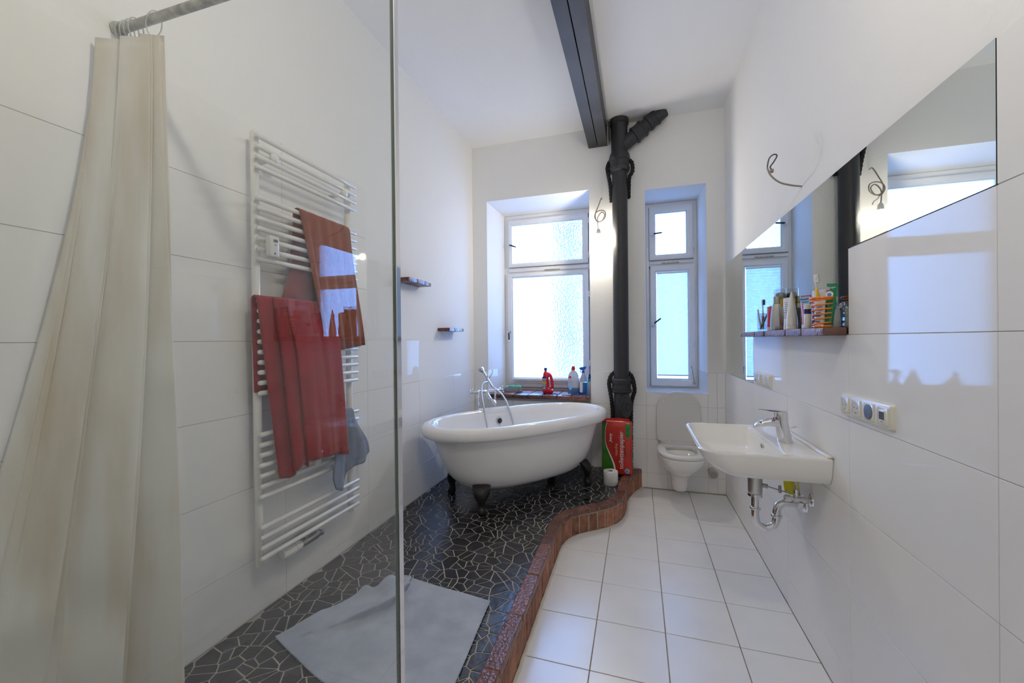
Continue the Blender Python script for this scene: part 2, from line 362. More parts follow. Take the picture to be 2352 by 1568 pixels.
# the platform body
inner = [coff(s_, CW * .9) for s_ in [acc[-1] * k / 120 for k in range(121)]]
poly = [(XL, YB + .02)] + [(p.x, min(p.y, YB + .02)) for p in inner] + [(XL, YFRONT)]
plat = tag(MB().prism(poly, -.002, PT - .002).build('floor_platform', mgrout, smooth=False), 'raised platform floor of dark slate crazy paving under the bathtub', 'floor', kind='structure')
xin_y = sorted([(p.y, p.x) for p in inner]); xin_ys = [a for a, b in xin_y]; xin_xs = [b for a, b in xin_y]
def xin(y): return interp(xin_ys, xin_xs, y)
def voronoi_cells():
    rnd = random.Random(21); pts = []
    step = 0.067; y = -0.9
    while y < YB + .05:
        x = XL - .03
        while x < 0.1:
            if rnd.random() > .12: pts.append((x + rnd.uniform(-.45, .45) * step, y + rnd.uniform(-.45, .45) * step))
            if rnd.random() < .12: pts.append((x + rnd.uniform(-.5, .5) * step, y + rnd.uniform(-.5, .5) * step))
            x += step
        y += step
    grid = {}
    for i, p in enumerate(pts): grid.setdefault((int(p[0] // .1), int(p[1] // .1)), []).append(i)
    gap = 0.0027
    def clip(poly, nx, ny, c):  # keep nx*x+ny*y <= c
        out = []
        for k in range(len(poly)):
            a, b = poly[k], poly[(k + 1) % len(poly)]
            da, db = nx * a[0] + ny * a[1] - c, nx * b[0] + ny * b[1] - c
            if da <= 0: out.append(a)
            if (da < 0) != (db < 0) and abs(da - db) > 1e-12:
                t = da / (da - db); out.append((a[0] + (b[0] - a[0]) * t, a[1] + (b[1] - a[1]) * t))
        return out
    cells = []
    for i, p in enumerate(pts):
        if p[0] < XL - .02 or p[0] > xin(p[1]) + .015 or p[1] > YB + .01: continue
        poly = [(p[0] - .13, p[1] - .13), (p[0] + .13, p[1] - .13), (p[0] + .13, p[1] + .13), (p[0] - .13, p[1] + .13)]
        gx, gy = int(p[0] // .1), int(p[1] // .1)
        for ax in range(gx - 3, gx + 4):
            for ay in range(gy - 3, gy + 4):
                for j in grid.get((ax, ay), ()):
                    if j == i: continue
                    q = pts[j]; dx, dy = q[0] - p[0], q[1] - p[1]; d = math.hypot(dx, dy)
                    if d > .26 or d < 1e-6: continue
                    nx, ny = dx / d, dy / d; poly = clip(poly, nx, ny, nx * p[0] + ny * p[1] + d / 2 - gap)
                    if len(poly) < 3: break
        poly = clip(poly, -1, 0, -XL - .0) if len(poly) > 2 else poly
        poly = clip(poly, 0, 1, YB) if len(poly) > 2 else poly
        if len(poly) < 3: continue
        parts = [poly]
        if rnd.random() < .30:
            cx, cy = sum(a[0] for a in poly) / len(poly), sum(a[1] for a in poly) / len(poly); t = rnd.uniform(0, math.pi)
            nx, ny = math.cos(t), math.sin(t); c = nx * cx + ny * cy
            parts = [clip(poly, nx, ny, c - gap), clip(poly, -nx, -ny, -c - gap)]
        for q in parts:
            if len(q) < 3: continue
            q = [(min(a, xin(b) + .002), b) for a, b in q]
            r_ = [q[k] for k in range(len(q)) if math.hypot(q[k][0] - q[k - 1][0], q[k][1] - q[k - 1][1]) > .0015]
            if len(r_) < 3: continue
            ar = abs(sum(r_[k - 1][0] * r_[k][1] - r_[k][0] * r_[k - 1][1] for k in range(len(r_)))) / 2
            if ar > 1.2e-4: cells.append((r_, ar))
    return cells
cells = voronoi_cells()
def proj(p):
    q = Vector(p) - Vector((0, 0, CAM_H)); z = q.dot(FW)
    return (1176 + F_PX * q.dot(RT) / z, 784 - F_PX * q.dot(UP) / z, z) if z > .05 else (1e6, 1e6, z)
def rank(c):
    cx, cy = sum(a[0] for a in c[0]) / len(c[0]), sum(a[1] for a in c[0]) / len(c[0])
    x, y, z = proj((cx, cy, PT))
    if not (400 < x < 1480 and 0 < y < 1580): return 0
    if -1.36 < cx < -.68 and 1.3 < cy < 1.68: return 0     # under the bath mat
    return c[1] / z ** 3
cells.sort(key=rank, reverse=True)
def piece(b, poly):
    cx, cy = sum(a[0] for a in poly) / len(poly), sum(a[1] for a in poly) / len(poly)
    top = [(a + (cx - a) * .03, c + (cy - c) * .03, PT) for a, c in poly]
    b.loft([[(x, y, PT - .007) for x, y in poly], [(x, y, PT - .0012) for x, y in poly], top], False, True)
for poly, ar in cells[:300]:
    b = MB(); piece(b, poly); b.build('slate_piece', slate, plat, smooth=False)
b = MB()
for poly, ar in cells[300:]: piece(b, poly)
st_ = b.build('slate_pieces_remainder', slate, plat, smooth=False); st_['kind'] = 'stuff'

# the brick curb
curb = thing('brick_curb', 'low wavy red brick curb between dark mosaic platform and white floor tiles', 'curb', (-.48, 1.5, 0))
core = MB()
rings = []
NS = 160
for k in range(NS + 1):
    s_ = acc[-1] * k / NS; a, b_ = coff(s_, .003), coff(s_, CW - .004)
    rings.append([(a.x, a.y, 0), (b_.x, b_.y, 0), (b_.x, b_.y, .164), (a.x, a.y, .164)])
core.loft(rings).build('mortar_core', mortar, curb, smooth=False)
def brick_seg(s0, s1, d0, d1, z0, z1, m, jit=0.0, bev=.003, nm='brick'):
    n = max(1, int((s1 - s0) / .05)); rg = []
    for k in range(n + 1):
        s_ = lerp(s0, s1, k / n); a, b_ = coff(s_, d0 - jit), coff(s_, d1)
        rg.append([(a.x, a.y, z0), (b_.x, b_.y, z0), (b_.x, b_.y, z1), (a.x, a.y, z1)])
    return MB().loft(rg).build(nm, m, curb, bevel=bev, bseg=1)
rb = random.Random(3); s_ = 0.004
while s_ < acc[-1] - .02:   # top course
    ln = (.078 if s_ < s_straight - .05 else .30) * rb.uniform(.94, 1.06); e = min(acc[-1], s_ + ln)
    brick_seg(s_ + .002, e - .003, -.001, CW, .136, .168 + rb.uniform(-.0015, .0025), brickt, rb.uniform(-.001, .002)); s_ = e
s_ = 0.004
while s_ < acc[-1] - .02:   # upright course facing the white floor
    e = min(acc[-1], s_ + .079 * rb.uniform(.85, 1.15) * (1.0 if s_ < s_straight + 1 else 1.25))
    brick_seg(s_ + .005, e - .005, 0.0, .03, .006 + rb.uniform(0, .004), .131 + rb.uniform(-.004, 0.001), brickm, rb.uniform(-.002, .003)); s_ = e
pts = [coff(acc[-1] * k / 200, -.006 + .0015 * math.sin(k * 1.7)) for k in range(201)]
MB().tube([(p.x, p.y, .003) for p in pts], .008, 6).build('caulk_bead', caulk, curb)

# walls -------------------------------------------------------------------------
TK = 0.006
wr = tag(MB().box(XR + TK, XR + .16, YFRONT - .1, YB + .6, -.08, ZC).build('wall_right', plaster, smooth=False), 'white right wall, plaster above and glossy tile around the mirror', 'wall', kind='structure')
RYs = [YFRONT, -.75, -.133, .484, 1.101, 1.722, 2.340, 2.957, 3.574, YB]
RZs = [0, .137, .442, .747, 1.052, 1.357, 1.662, 1.967]
MB().box(XR + TK - .004, XR + TK + .001, YFRONT, 1.1, 0, 1.966).box(XR + TK - .004, XR + TK + .001, 1.1, 1.722, 0, 1.66).box(XR + TK - .004, XR + TK + .001, 1.72, 2.957, 0, 1.355).box(XR + TK - .004, XR + TK + .001, 2.955, YB, 0, 1.05).build('grout_bed', grout, wr, smooth=False)
for i in range(len(RYs) - 1):
    for j in range(len(RZs) - 1):
        y0, y1, z0, z1 = RYs[i], RYs[i + 1], RZs[j], RZs[j + 1]; yc = (y0 + y1) / 2
        if 1.1 < yc < 1.722 and z0 > 1.6: continue
        if 1.722 < yc < 2.957 and z0 > 1.3: continue
        if yc > 2.957 and z0 > 1.0: continue
        link('tile', tile_mesh(round(y1 - y0 - .002, 4), round(z1 - z0 - .002, 4), 'X-', wtile, .005, .0008), wr, (XR, yc, (z0 + z1) / 2))
wl = tag(MB().box(XL - .16, XL - TK, YFRONT - .1, YB + .6, -.08, ZC).build('wall_left', plaster, smooth=False), 'white left wall, tall glossy tiles by the shower and plaster beyond', 'wall', kind='structure')
LYs = [YFRONT, -.964, -.347, .27, .886, 1.503, 2.120, 2.740, 3.345, YB]
LZs = [PT + .004, .403, .720, 1.042, 1.356, 1.671, 1.986, 2.297]
MB().box(XL - TK - .001, XL - TK + .004, YFRONT, 2.119, 0, 2.296).box(XL - TK - .001, XL - TK + .004, 2.11, 2.739, 0, 1.355).box(XL - TK - .001, XL - TK + .004, 2.73, YB, 0, 1.041).build('grout_bed', grout, wl, smooth=False)
for i in range(len(LYs) - 1):
    for j in range(len(LZs) - 1):
        y0, y1, z0, z1 = LYs[i], LYs[i + 1], LZs[j], LZs[j + 1]; yc = (y0 + y1) / 2
        if yc > 2.12 and z0 > 1.3: continue
        if yc > 2.74 and z0 > 1.0: continue
        link('tile', tile_mesh(round(y1 - y0 - .002, 4), round(z1 - z0 - .002, 4), 'X+', wtile, .005, .0008), wl, (XL, yc, (z0 + z1) / 2))

# back wall with two deep window recesses
YP, YF = YB + TK, 4.25
W1 = dict(f=(-1.455, -.425, .775, 2.757), b=(-1.405, -.455, .775, 2.718))
W2 = dict(f=(.070, .577, .857, 2.692), b=(.084, .556, .857, 2.690))
bw = MB()
xs = [XL - .1, -1.455, -.425, .070, .577, XR + .1]; 
def quad(b, p): b.add(p, [(0, 1, 2, 3)])
def fq(b, x0, x1, z0, z1, y): quad(b, [(x0, y, z0), (x1, y, z0), (x1, y, z1), (x0, y, z1)])
for y, k in ((YP, 'f'), (4.42, 'b')):
    a, c = W1[k], W2[k]
    fq(bw, XL - .1, a[0], -.08, ZC, y); fq(bw, a[0], a[1], -.08, a[2], y); fq(bw, a[0], a[1], a[3], ZC, y); fq(bw, a[1], c[0], -.08, ZC, y)
    fq(bw, c[0], c[1], -.08, c[2], y); fq(bw, c[0], c[1], c[3], ZC, y); fq(bw, c[1], XR + .1, -.08, ZC, y)
for W_ in (W1, W2):
    a, c = W_['f'], W_['b']
    for (xa, za, xb, zb, xc, zc, xd, zd) in ((a[0], a[2], a[1], a[2], c[1], c[2], c[0], c[2]), (a[0], a[3], a[1], a[3], c[1], c[3], c[0], c[3]), (a[0], a[2], a[0], a[3], c[0], c[3], c[0], c[2]), (a[1], a[2], a[1], a[3], c[1], c[3], c[1], c[2])):
        quad(bw, [(xa, YP, za), (xb, YP, zb), (xc, YF, zc), (xd, YF, zd)]); quad(bw, [(xd, YF, zd), (xc, YF, zc), (xc, 4.42, zc), (xd, 4.42, zd)])
quad(bw, [(XL - .1, YP, ZC), (XR + .1, YP, ZC), (XR + .1, 4.42, ZC), (XL - .1, 4.42, ZC)])
me = bpy.data.meshes.new('wall_back'); me.from_pydata(bw.v, [], bw.f)
bm = bmesh.new(); bm.from_mesh(me); bmesh.ops.remove_doubles(bm, verts=bm.verts, dist=1e-5); bmesh.ops.recalc_face_normals(bm, faces=bm.faces); bm.to_mesh(me); bm.free()
me.materials.append(plaster); wb = tag(link('wall_back', me), 'white back wall with two deep window recesses above a tiled dado', 'wall', kind='structure')
def btile(x0, x1, z0, z1):
    link('tile', tile_mesh(round(x1 - x0 - .002, 4), round(z1 - z0 - .002, 4), 'Y', wtile, .005, .0008), wb, ((x0 + x1) / 2, YB, (z0 + z1) / 2))
BZ = [.003, .137, .442, .747, 1.046]
gb = MB()
for x0, x1, zt in ((XL, -1.455, 1.046), (-1.455, -.425, .775), (-.425, .070, 1.046), (.070, .577, .857), (.577, XR, 1.046)):
    gb.box(x0, x1 - .0005, YP - .004, YP + .001, 0, zt - .001)
    cuts = [x0] + [c for c in (-1.19, -.8, -.25, .245, .65) if x0 + .04 < c < x1 - .04] + [x1]
    for a, c in zip(cuts, cuts[1:]):
        for z0, z1 in zip(BZ, BZ[1:]):
            if z0 > zt - .03: continue
            btile(a, c, z0, min(z1, zt))
gb.build('grout_bed', grout, wb, smooth=False)
def rtile(pts, nm='tile'):   # tile lining a recess, a thin slab on a slanted jamb
    v = [Vector(p) for p in pts]; n = (v[1] - v[0]).cross(v[3] - v[0]).normalized() * .006
    MB().loft([[tuple(p) for p in v], [tuple(p + n) for p in v]]).build(nm, wtile, wb, smooth=False)
rtile([(-1.455, YB, .815), (-1.405, YF - .001, .815), (-1.405, YF - .001, 1.046), (-1.455, YB, 1.046)][::-1])
rtile([(.577, YB, .857), (.556, YF - .001, .857), (.556, YF - .001, 1.046), (.577, YB, 1.046)])
rtile([(.070, YB, .857), (.577, YB, .857), (.556, YF - .001, .857), (.084, YF - .001, .857)])
tag(MB().box(XL - .1, XR + .1, YFRONT - .1, YFRONT, 0, ZC).build('wall_front', plaster, smooth=False), 'plain white wall behind the viewpoint', 'wall', kind='structure')
tag(MB().box(XL - .16, XR + .16, YFRONT - .1, 4.42, ZC, ZC + .1).build('ceiling', ceilm, smooth=False), 'high flat white ceiling crossed by the dark steel beam', 'ceiling', kind='structure')

# windows -------------------------------------------------------------------------
def frame_ring(b, o, i, y0, y1):  # rectangular picture-frame between outer o and inner i = (x0,x1,z0,z1)
    ro = [(o[0], o[2]), (o[1], o[2]), (o[1], o[3]), (o[0], o[3])]; ri = [(i[0], i[2]), (i[1], i[2]), (i[1], i[3]), (i[0], i[3])]
    rings = [[(x, y1, z) for x, z in ro], [(x, y0, z) for x, z in ro], [(x, y0, z) for x, z in ri], [(x, y1, z) for x, z in ri]]
    n = 4; v = [p for r in rings for p in r]; f = []
    for a in range(4):
        for j in range(4): f.append((a * 4 + j, a * 4 + (j + 1) % 4, ((a + 1) % 4) * 4 + (j + 1) % 4, ((a + 1) % 4) * 4 + j))
    b.add(v, f)
def handle(win, x, z, tilt):
    h = MB()
    Mx = axes((x, YF - .032, z), (1, 0, 0), (0, 0, 1), (0, -1, 0))
    h.lathe([(.016, 0), (.016, .004), (.009, .008), (.008, .03), (.011, .034), (.011, .044), (.004, .048)], 16, Mx)
    hb = h.build('handle', chrome, win)
    d = Vector((math.cos(tilt), 0, math.sin(tilt))); p0 = Vector((x, YF - .07, z))
    MB().tube([p0, p0 + d * .02, p0 + d * .022, p0 + d * .085, p0 + d * .09], [.006, .006, .0085, .0075, .004], 10).build('lever', darkm, hb)
    MB().tube([p0 + d * .088, p0 + d * .1], [.004, .002], 8).build('tip', chrome, hb)
def hinge(win, x, z):
    MB().tube([(x, YF - .034, z - .03), (x, YF - .034, z - .027), (x, YF - .034, z + .027), (x, YF - .034, z + .03)], [.003, .006, .006, .003], 8).build('hinge', wframe, win)
def window(nm, label, fo, up, lo, pane_u, pane_l, hs, pu, plw):
    win = thing(nm, label, 'window', ((fo[0] + fo[1]) / 2, YF, fo[2]), kind='structure')
    b = MB(); frame_ring(b, fo, (up[0] - .004, up[1] + .004, lo[2] - .004, up[3] + .004), YF + .005, YF + .05); frame_ring(b, fo, (up[0] + .022, up[1] - .022, lo[2] + .022, up[3] - .022), YF + .0465, YF + .12); b.box(up[0] - .01, up[1] + .01, YF + .005, YF + .05, lo[3] + .004, up[2] - .004); b.box(up[0] - .01, up[1] + .01, YF + .0465, YF + .12, lo[3] - .02, up[2] + .02); b.build('frame', wframe, win, bevel=.003, bseg=1)
    b = MB(); b.box(up[0] + .0, up[1] - .0, YF - .012, YF + .006, lo[3] + .018, up[2] - .018); b.build('transom_strip', wframe, win, bevel=.004)
    for nm2, s_, p, gm in (('upper_sash', up, pane_u, pu), ('lower_sash', lo, pane_l, plw)):
        b = MB(); frame_ring(b, s_, (p[0] - .012, p[1] + .012, p[2] - .012, p[3] + .012), YF - .028, YF + .045)
        so = b.build(nm2, wframe, win, bevel=.005, bseg=2)
        b = MB(); frame_ring(b, (p[0] - .014, p[1] + .014, p[2] - .014, p[3] + .014), p, YF - .014, YF + .03); b.build('glazing_bead', wframe, so, bevel=.004, bseg=1)
        MB().box(p[0] - .004, p[1] + .004, YF + .004, YF + .008, p[2] - .004, p[3] + .004).build('pane', gm, so, smooth=False)
    for x, z, t in hs: handle(win, x, z, t)
    return win
win1 = window('window_1', 'wide white framed window with hammered glass above the bathtub', (-1.405, -.455, .785, 2.716), (-1.350, -.482, 2.145, 2.660), (-1.362, -.482, .838, 2.075), (-1.313, -.545, 2.190, 2.598), (-1.306, -.545, .943, 2.025), [(-1.332, 2.387, R(-22)), (-1.340, 1.44, R(-88))], hammered, hammered)
for z in (2.22, 2.58, 1.82, 1.1): hinge(win1, -.476, z)
MB().box(-1.306, -.545, YF - .05, YF - .02, .905, .935).box(-1.306, -.545, YF - .04, YF - .02, .885, .9).build('drip_rail', wframe, win1, bevel=.004)
win2 = window('window_2', 'narrow white framed window over the toilet', (.085, .555, .859, 2.688), (.118, .517, 2.125, 2.650), (.124, .530, .882, 2.066), (.177, .455, 2.178, 2.580), (.181, .466, .957, 2.003), [(.145, 2.372, R(5)), (.146, 1.49, R(38))], finefrost, finefrost)
for z in (2.25, 2.55, 1.78, 1.3): hinge(win2, .522, z)
b = MB(); b.tube([(.515, YF - .05, .92), (.490, YF - .05, 1.08)], .005, 8); b.lathe([(.014, 0), (.014, .012), (.006, .014)], 14, axes((.515, YF - .04, .92), (1, 0, 0), (0, 0, 1), (0, -1, 0))); b.build('stay_arm', galv, win2)
MB().box(.40, .535, YF - .034, YF - .028, .885, .945).build('corner_plate', wframe, win2, bevel=.003)
for wn, x0, x1, z in ((win1, -.95, -.78, 2.098), (win2, .23, .39, 2.092)):
    MB().box(x0, x1, YF - .018, YF - .011, z - .006, z + .006).build('vent_slot', galv, wn, bevel=.002)
# pleated paper blind inside the narrow lower sash
bl = thing('pleated_blind', 'white pleated paper blind in the narrow window over the toilet', 'blind', (.323, YF - .03, .99))
NP = 37; v = []; f = []
for k in range(2 * NP + 1):
    z = lerp(1.985, .995, k / (2 * NP)); y = YF - .022 - (.011 if k % 2 else 0); v += [(.184, y, z), (.463, y, z)]
f = [(2 * k, 2 * k + 1, 2 * k + 3, 2 * k + 2) for k in range(2 * NP)]
me = bpy.data.meshes.new('pleats'); me.from_pydata(v, [], f); me.materials.append(blindm); link('pleats', me, bl)
MB().box(.183, .464, YF - .034, YF - .014, 1.984, 1.999).build('head_rail', wframe, bl, bevel=.002)
MB().box(.183, .464, YF - .034, YF - .014, .982, .995).build('bottom_rail', wframe, bl, bevel=.002)
# narrow slab added outdoors, shaped to darken one side of the hammered panes
nb = thing('pane_darkening_slab', 'plain slab added outdoors to darken the hammered glass of the wide window', 'outdoor slab', (-1.5, 9.5, -6))
nbm = mat('outdoor slab tone', (0.19, 0.13, 0.085), 0.9, var=.3, vscale=1.2)
MB().box(-1.95, -1.15, 9.0, 11.5, -6, 4.6).build('slab_body', nbm, nb, bevel=.01); MB().prism([(-2.1, 8.9), (-1.0, 8.9), (-1.0, 11.6), (-2.1, 11.6)], 4.6, 4.75).build('slab_cap', nbm, nb)

# window sills ---------------------------------------------------------------------
sill = thing('brick_window_sill', 'sealed red brick sill under the wide window holding cleaning bottles', 'window sill', (-.93, 3.8, .775))
MB().box(-1.455, -.427, 3.80, YF, .776, .805).build('mortar_bed', mortar, sill, smooth=False)
x = -1.452; rb = random.Random(9)
while x < -.45:
    e = min(-.428, x + .145 * rb.uniform(.9, 1.1))
    for y0, y1 in ((3.775, 3.985), (3.99, YF - .035)):
        b = MB().box(x + .003, e - .003, y0 + (rb.uniform(0, .008) if y0 < 3.9 else 0), y1, .777, .815 + rb.uniform(-.002, .002)); b.build('brick', brickt, sill, bevel=.006, bseg=2)
    x = e
# ------------------------------------------------------------------ steel beam and soil pipe
beam = thing('steel_beam', 'dark grey double steel beam running along the white ceiling', 'beam', (-.335, 1.5, 3.14))
for x0, x1 in ((-.425, -.3425), (-.3365, -.252)):
    b = MB(); b.box(x0, x1, YFRONT, YB + .02, 3.14, 3.155); b.box(x0 + .002, x0 + .012, YFRONT, YB + .02, 3.155, ZC); b.box(x1 - .012, x1 - .002, YFRONT, YB + .02, 3.155, ZC)
    b.build('channel', anthra, beam, bevel=.0015, bseg=1)
px, py = -.143, 3.765
pipe = thing('soil_pipe', 'black cast iron soil pipe rising to the ceiling between the windows', 'pipe', (px, py, PT))
M = T(px, py, 0); r = .067
MB().lathe([(r, PT + .001), (r, .60), (r, .86), (.084, .868), (.09, .875), (.09, .895), (.083, .90), (.083, .945), (.09, .95), (.094, .965), (.094, .985), (.088, .992), (r, .995), (r, 2.845), (.085, 2.852), (.091, 2.865), (.091, 2.885), (.086, 2.89), (.086, 2.945), (.092, 2.95), (.094, 2.97), (.088, 3.0), (.072, 3.03), (.072, 3.10), (.074, 3.27), (.083, 3.275), (.083, 3.319)], 40, M).build('main_pipe', blackp, pipe)
a = Vector((px, py, 3.06)); d = Vector((.80, 0, .60)).normalized()
Mb = axes(a, d.cross(Vector((0, 1, 0))).normalized(), (0, 1, 0), d)
MB().lathe([(.060, 0), (.060, .155), (.074, .16), (.077, .17), (.074, .18), (.071, .185), (.071, .235), (.076, .24), (.078, .25), (.074, .26), (.06, .265), (.06, .30), (.069, .305), (.071, .318), (.069, .33), (.066, .335), (.066, .37), (.071, .375), (.072, .39), (.062, .395), (.062, .47)], 32, Mb).build('branch', blackp, pipe)
ac = Vector((px + .03, py - .055, .755)); ad = Vector((.35, -1, 0)).normalized(); ax_ = Vector((-ad.y, ad.x, 0))
Ma = axes(ac, ax_, (0, 0, 1), ad)
po = MB().lathe([(.055, 0), (.055, .03)], 28, Ma)
ol = []
for k in range(48):
    t = 2 * math.pi * k / 48; rr = .058 + .047 * abs(math.sin(t)) ** 6; ol.append((rr * math.cos(t), rr * math.sin(t)))
po.loft([[(x, y, .03) for x, y in ol], [(x, y, .045) for x, y in ol]], M=Ma)
acp = po.build('inspection_cover', blackp, pipe, bevel=.003, bseg=1)
MB().lathe([(.045, .044), (.045, .052), (.036, .054), (.034, .05), (.006, .05)], 28, Ma, cap0=False).build('lid_ring', blackp, acp)
MB().box(-.006, .006, -.03, .03, .05, .058, Ma).build('latch_bar', blackp, acp, bevel=.002)
for s_ in (-1, 1): MB().lathe([(.011, .044), (.011, .054), (.005, .056)], 6, Ma @ T(0, s_ * .084, 0)).build('bolt', blackp, acp)
MB().box(-.022, -.006, -.01, .01, .0, .17, T(px - .07, py - .04, 3.13)).build('hanger_bracket', blackp, pipe, bevel=.004)
# black rope: three strands twisted round a path
def rope(nm, path, rad, label, twist=34.0):
    P = spline(path, 14); th = thing(nm, label, 'rope', path[-1] if path[-1][2] < path[0][2] else path[0])
    ln = [0]
    for a, c in zip(P, P[1:]): ln.append(ln[-1] + (c - a).length)
    for k in range(3):
        pts = []
        for i, p in enumerate(P):
            d = (P[min(i + 1, len(P) - 1)] - P[max(i - 1, 0)]).normalized(); h = Vector((0, 1, 0)) if abs(d.y) < .8 else Vector((1, 0, 0))
            n = d.cross(h).normalized(); b2 = d.cross(n); t = ln[i] * twist * 2 + k * 2 * math.pi / 3
            pts.append(p + (n * math.cos(t) + b2 * math.sin(t)) * rad * .55)
        MB().tube(pts, rad * .62, 7).build('strand', ropem, th)
    return th
rope('twisted_rope', [(px - .078, py + .0, PT + .02), (px - .08, py - .0, .45), (px - .082, py - .0, .72), (px - .096, py - .02, .86), (px - .108, py - .02, .95), (px - .088, py, 1.02), (px - .03, py + .045, 1.06), (px + .04, py + .045, 1.05), (px + .085, py + .01, 1.02), (px + .106, py - .02, .96), (px + .112, py - .03, .89), (px + .096, py - .02, .83), (px + .084, py - .01, .76), (px + .08, py - .01, .5), (px + .078, py - .01, PT + .03)], .016, 'black twisted rope wrapped around the lower collar of the soil pipe')
rope('twisted_rope', [(px - .075, py + .03, 2.60), (px - .082, py - .01, 2.74), (px - .098, py - .02, 2.84), (px - .105, py - .0, 2.91), (px - .07, py + .05, 2.99), (px + .04, py + .05, 2.98), (px + .095, py + .0, 2.94), (px + .112, py - .02, 2.89), (px + .110, py - .03, 2.83), (px + .085, py - .02, 2.79), (px + .078, py + .02, 2.7), (px + .076, py + .035, 2.62)], .016, 'black twisted rope wrapped around the upper collar of the soil pipe')

# ------------------------------------------------------------------ bare bulb by the pipe and the loose cables
bx, by, bz = -.333, 3.742, 2.285
lamp = thing('bare_bulb_lamp', 'bare glowing bulb hanging from a looped grey cable beside the soil pipe', 'lamp', (bx, by, bz))
cab = [(-.308, YP, 2.652), (-.312, 3.80, 2.645), (-.335, 3.775, 2.57), (-.362, 3.77, 2.50), (-.352, 3.765, 2.44), (-.31, 3.76, 2.425), (-.272, 3.76, 2.46), (-.275, 3.765, 2.51), (-.315, 3.775, 2.53), (-.355, 3.765, 2.51), (-.366, 3.755, 2.465), (-.34, 3.75, 2.42), (-.30, 3.752, 2.43), (-.278, 3.755, 2.48), (-.305, 3.755, 2.505), (-.338, 3.75, 2.46), (-.338, by, 2.40), (bx, by, 2.345)]
MB().tube(spline(cab, 8), .0042, 8).build('cable', copper, lamp)
MB().tube(spline([(-.335, 3.75, 2.42), (-.315, 3.75, 2.39), (-.295, 3.75, 2.375), (-.285, 3.75, 2.35)], 6), .003, 6).build('loose_wire', copper, lamp)
MB().lathe([(.005, .075), (.010, .07), (.019, .055), (.021, .03), (.020, .02)], 18, T(bx, by, bz)).build('socket', plastw, lamp)
MB().ball((bx, by, bz - .004), .024, 10, 6, (1, 1, 1.15)).build('bulb', bulbm, lamp)
# ceiling lamp above the entrance end of the room, out of frame
cl = thing('ceiling_bulb', 'bare ceiling bulb hanging above the viewpoint', 'lamp', (0.0, .62, ZC))
MB().tube([(0, .62, ZC), (0, .62, 2.825)], .004, 8).build('cable', copper, cl)
MB().lathe([(.006, .06), (.019, .045), (.021, .02)], 16, T(0, .62, 2.765)).build('socket', plastw, cl)
MB().ball((0, .62, 2.75), .032, 10, 6, (1, 1, 1.1)).build('bulb', ceilbulbm, cl)
wc = thing('loose_wall_cable', 'loose grey cable end sticking out of the right wall above the mirror', 'cable', (XR, 2.128, 2.031))
MB().tube(spline([(XR + TK, 2.15, 2.036), (.678, 2.16, 2.051), (.634, 2.16, 2.07), (.599, 2.16, 2.107), (.585, 2.16, 2.145)], 8), .004, 8).build('sheath', copper, wc)
MB().tube(spline([(.585, 2.16, 2.14), (.593, 2.16, 2.183), (.61, 2.155, 2.199), (.624, 2.155, 2.192), (.612, 2.16, 2.166), (.598, 2.16, 2.146), (.604, 2.16, 2.131)], 8), .003, 8).build('wire', mat('dark wire', (.06, .05, .045), .5), wc)
MB().box(.597, .611, 2.153, 2.167, 2.118, 2.134).build('terminal_block', mat('wire terminal', (.28, .22, .18), .5), wc, bevel=.003)

# ------------------------------------------------------------------ shower: glass, rod, curtain
XG, YG = -.60, .905
scr = thing('shower_screen', 'frameless clear glass shower screen with a chrome edge strip', 'shower screen', (XG, .0, PT))
b = MB().box(XG - .004, XG + .004, YFRONT + .02, YG, PT + .001, 2.46); me = b.mesh('glass_panel', smooth=False); me.materials.append(shglass); me.materials.append(glassedge)
for p_ in me.polygons: p_.material_index = 0 if abs(p_.normal.x) > .9 else 1
link('glass_panel', me, scr)
MB().box(XG - .007, XG + .007, YG + .0005, YG + .019, PT + .001, 2.46).build('edge_strip', chrome, scr, bevel=.0008, bseg=1)
rod = thing('curtain_rod', 'rough galvanised curtain rod running from the glass to the left wall', 'curtain rod', (-1.1, .878, 2.375))
MB().tube([(XL, .878, 2.372), (XG + .03, .878, 2.352)], .0135, 12).build('tube', galv, rod)
MB().lathe([(.024, 0), (.024, .004), (.018, .012)], 16, axes((XL, .878, 2.372), (0, 1, 0), (0, 0, 1), (1, 0, 0))).build('wall_flange', galv, rod)
cur = thing('shower_curtain', 'stained off-white vinyl shower curtain bunched by the left wall', 'curtain', (-1.5, .85, .2))
def curt(u, v):
    z = lerp(2.318 - .03 * smooth(u * 1.5), .17, v)
    top = (lerp(-1.425, -1.592, u), lerp(.885, .80, u)); e = v ** 1.4
    bot = (lerp(-1.40, -1.585, u), lerp(.895, .40, u ** 1.1))
    x, y = lerp(top[0], bot[0], e), lerp(top[1], bot[1], e)
    ph = u * 2 * math.pi * 3.4 + .8 * math.sin(3.1 * v + u * 5) + .5 * math.sin(7 * u)
    amp = (.030 + .026 * v) * (.35 + .65 * abs(math.sin(2.2 * u + 1.1 * v + .4))) * (0.5 + .5 * smooth((1 - u) * 4))
    o = math.sin(ph) + .45 * math.sin(2.1 * ph + 2 * v + 1)
    x += amp * o * .75 + .035 * (1 - abs(2 * u - 1)) ; y += amp * o * .40
    # creases and dents in the stiff vinyl
    for cu_, cv, ru, rv, h in ((.22, .66, .08, .035, .014), (.62, .42, .06, .03, .012), (.48, .80, .1, .04, -.016), (.07, .50, .06, .025, .014), (.75, .78, .09, .03, .013), (.36, .30, .06, .05, -.012)):
        q = ((u - cu_) / ru) ** 2 + ((v - cv) / rv) ** 2
        if q < 6: x += h * math.exp(-q); y -= h * .5 * math.exp(-q)
    return (max(x, XL + .008), y, z)
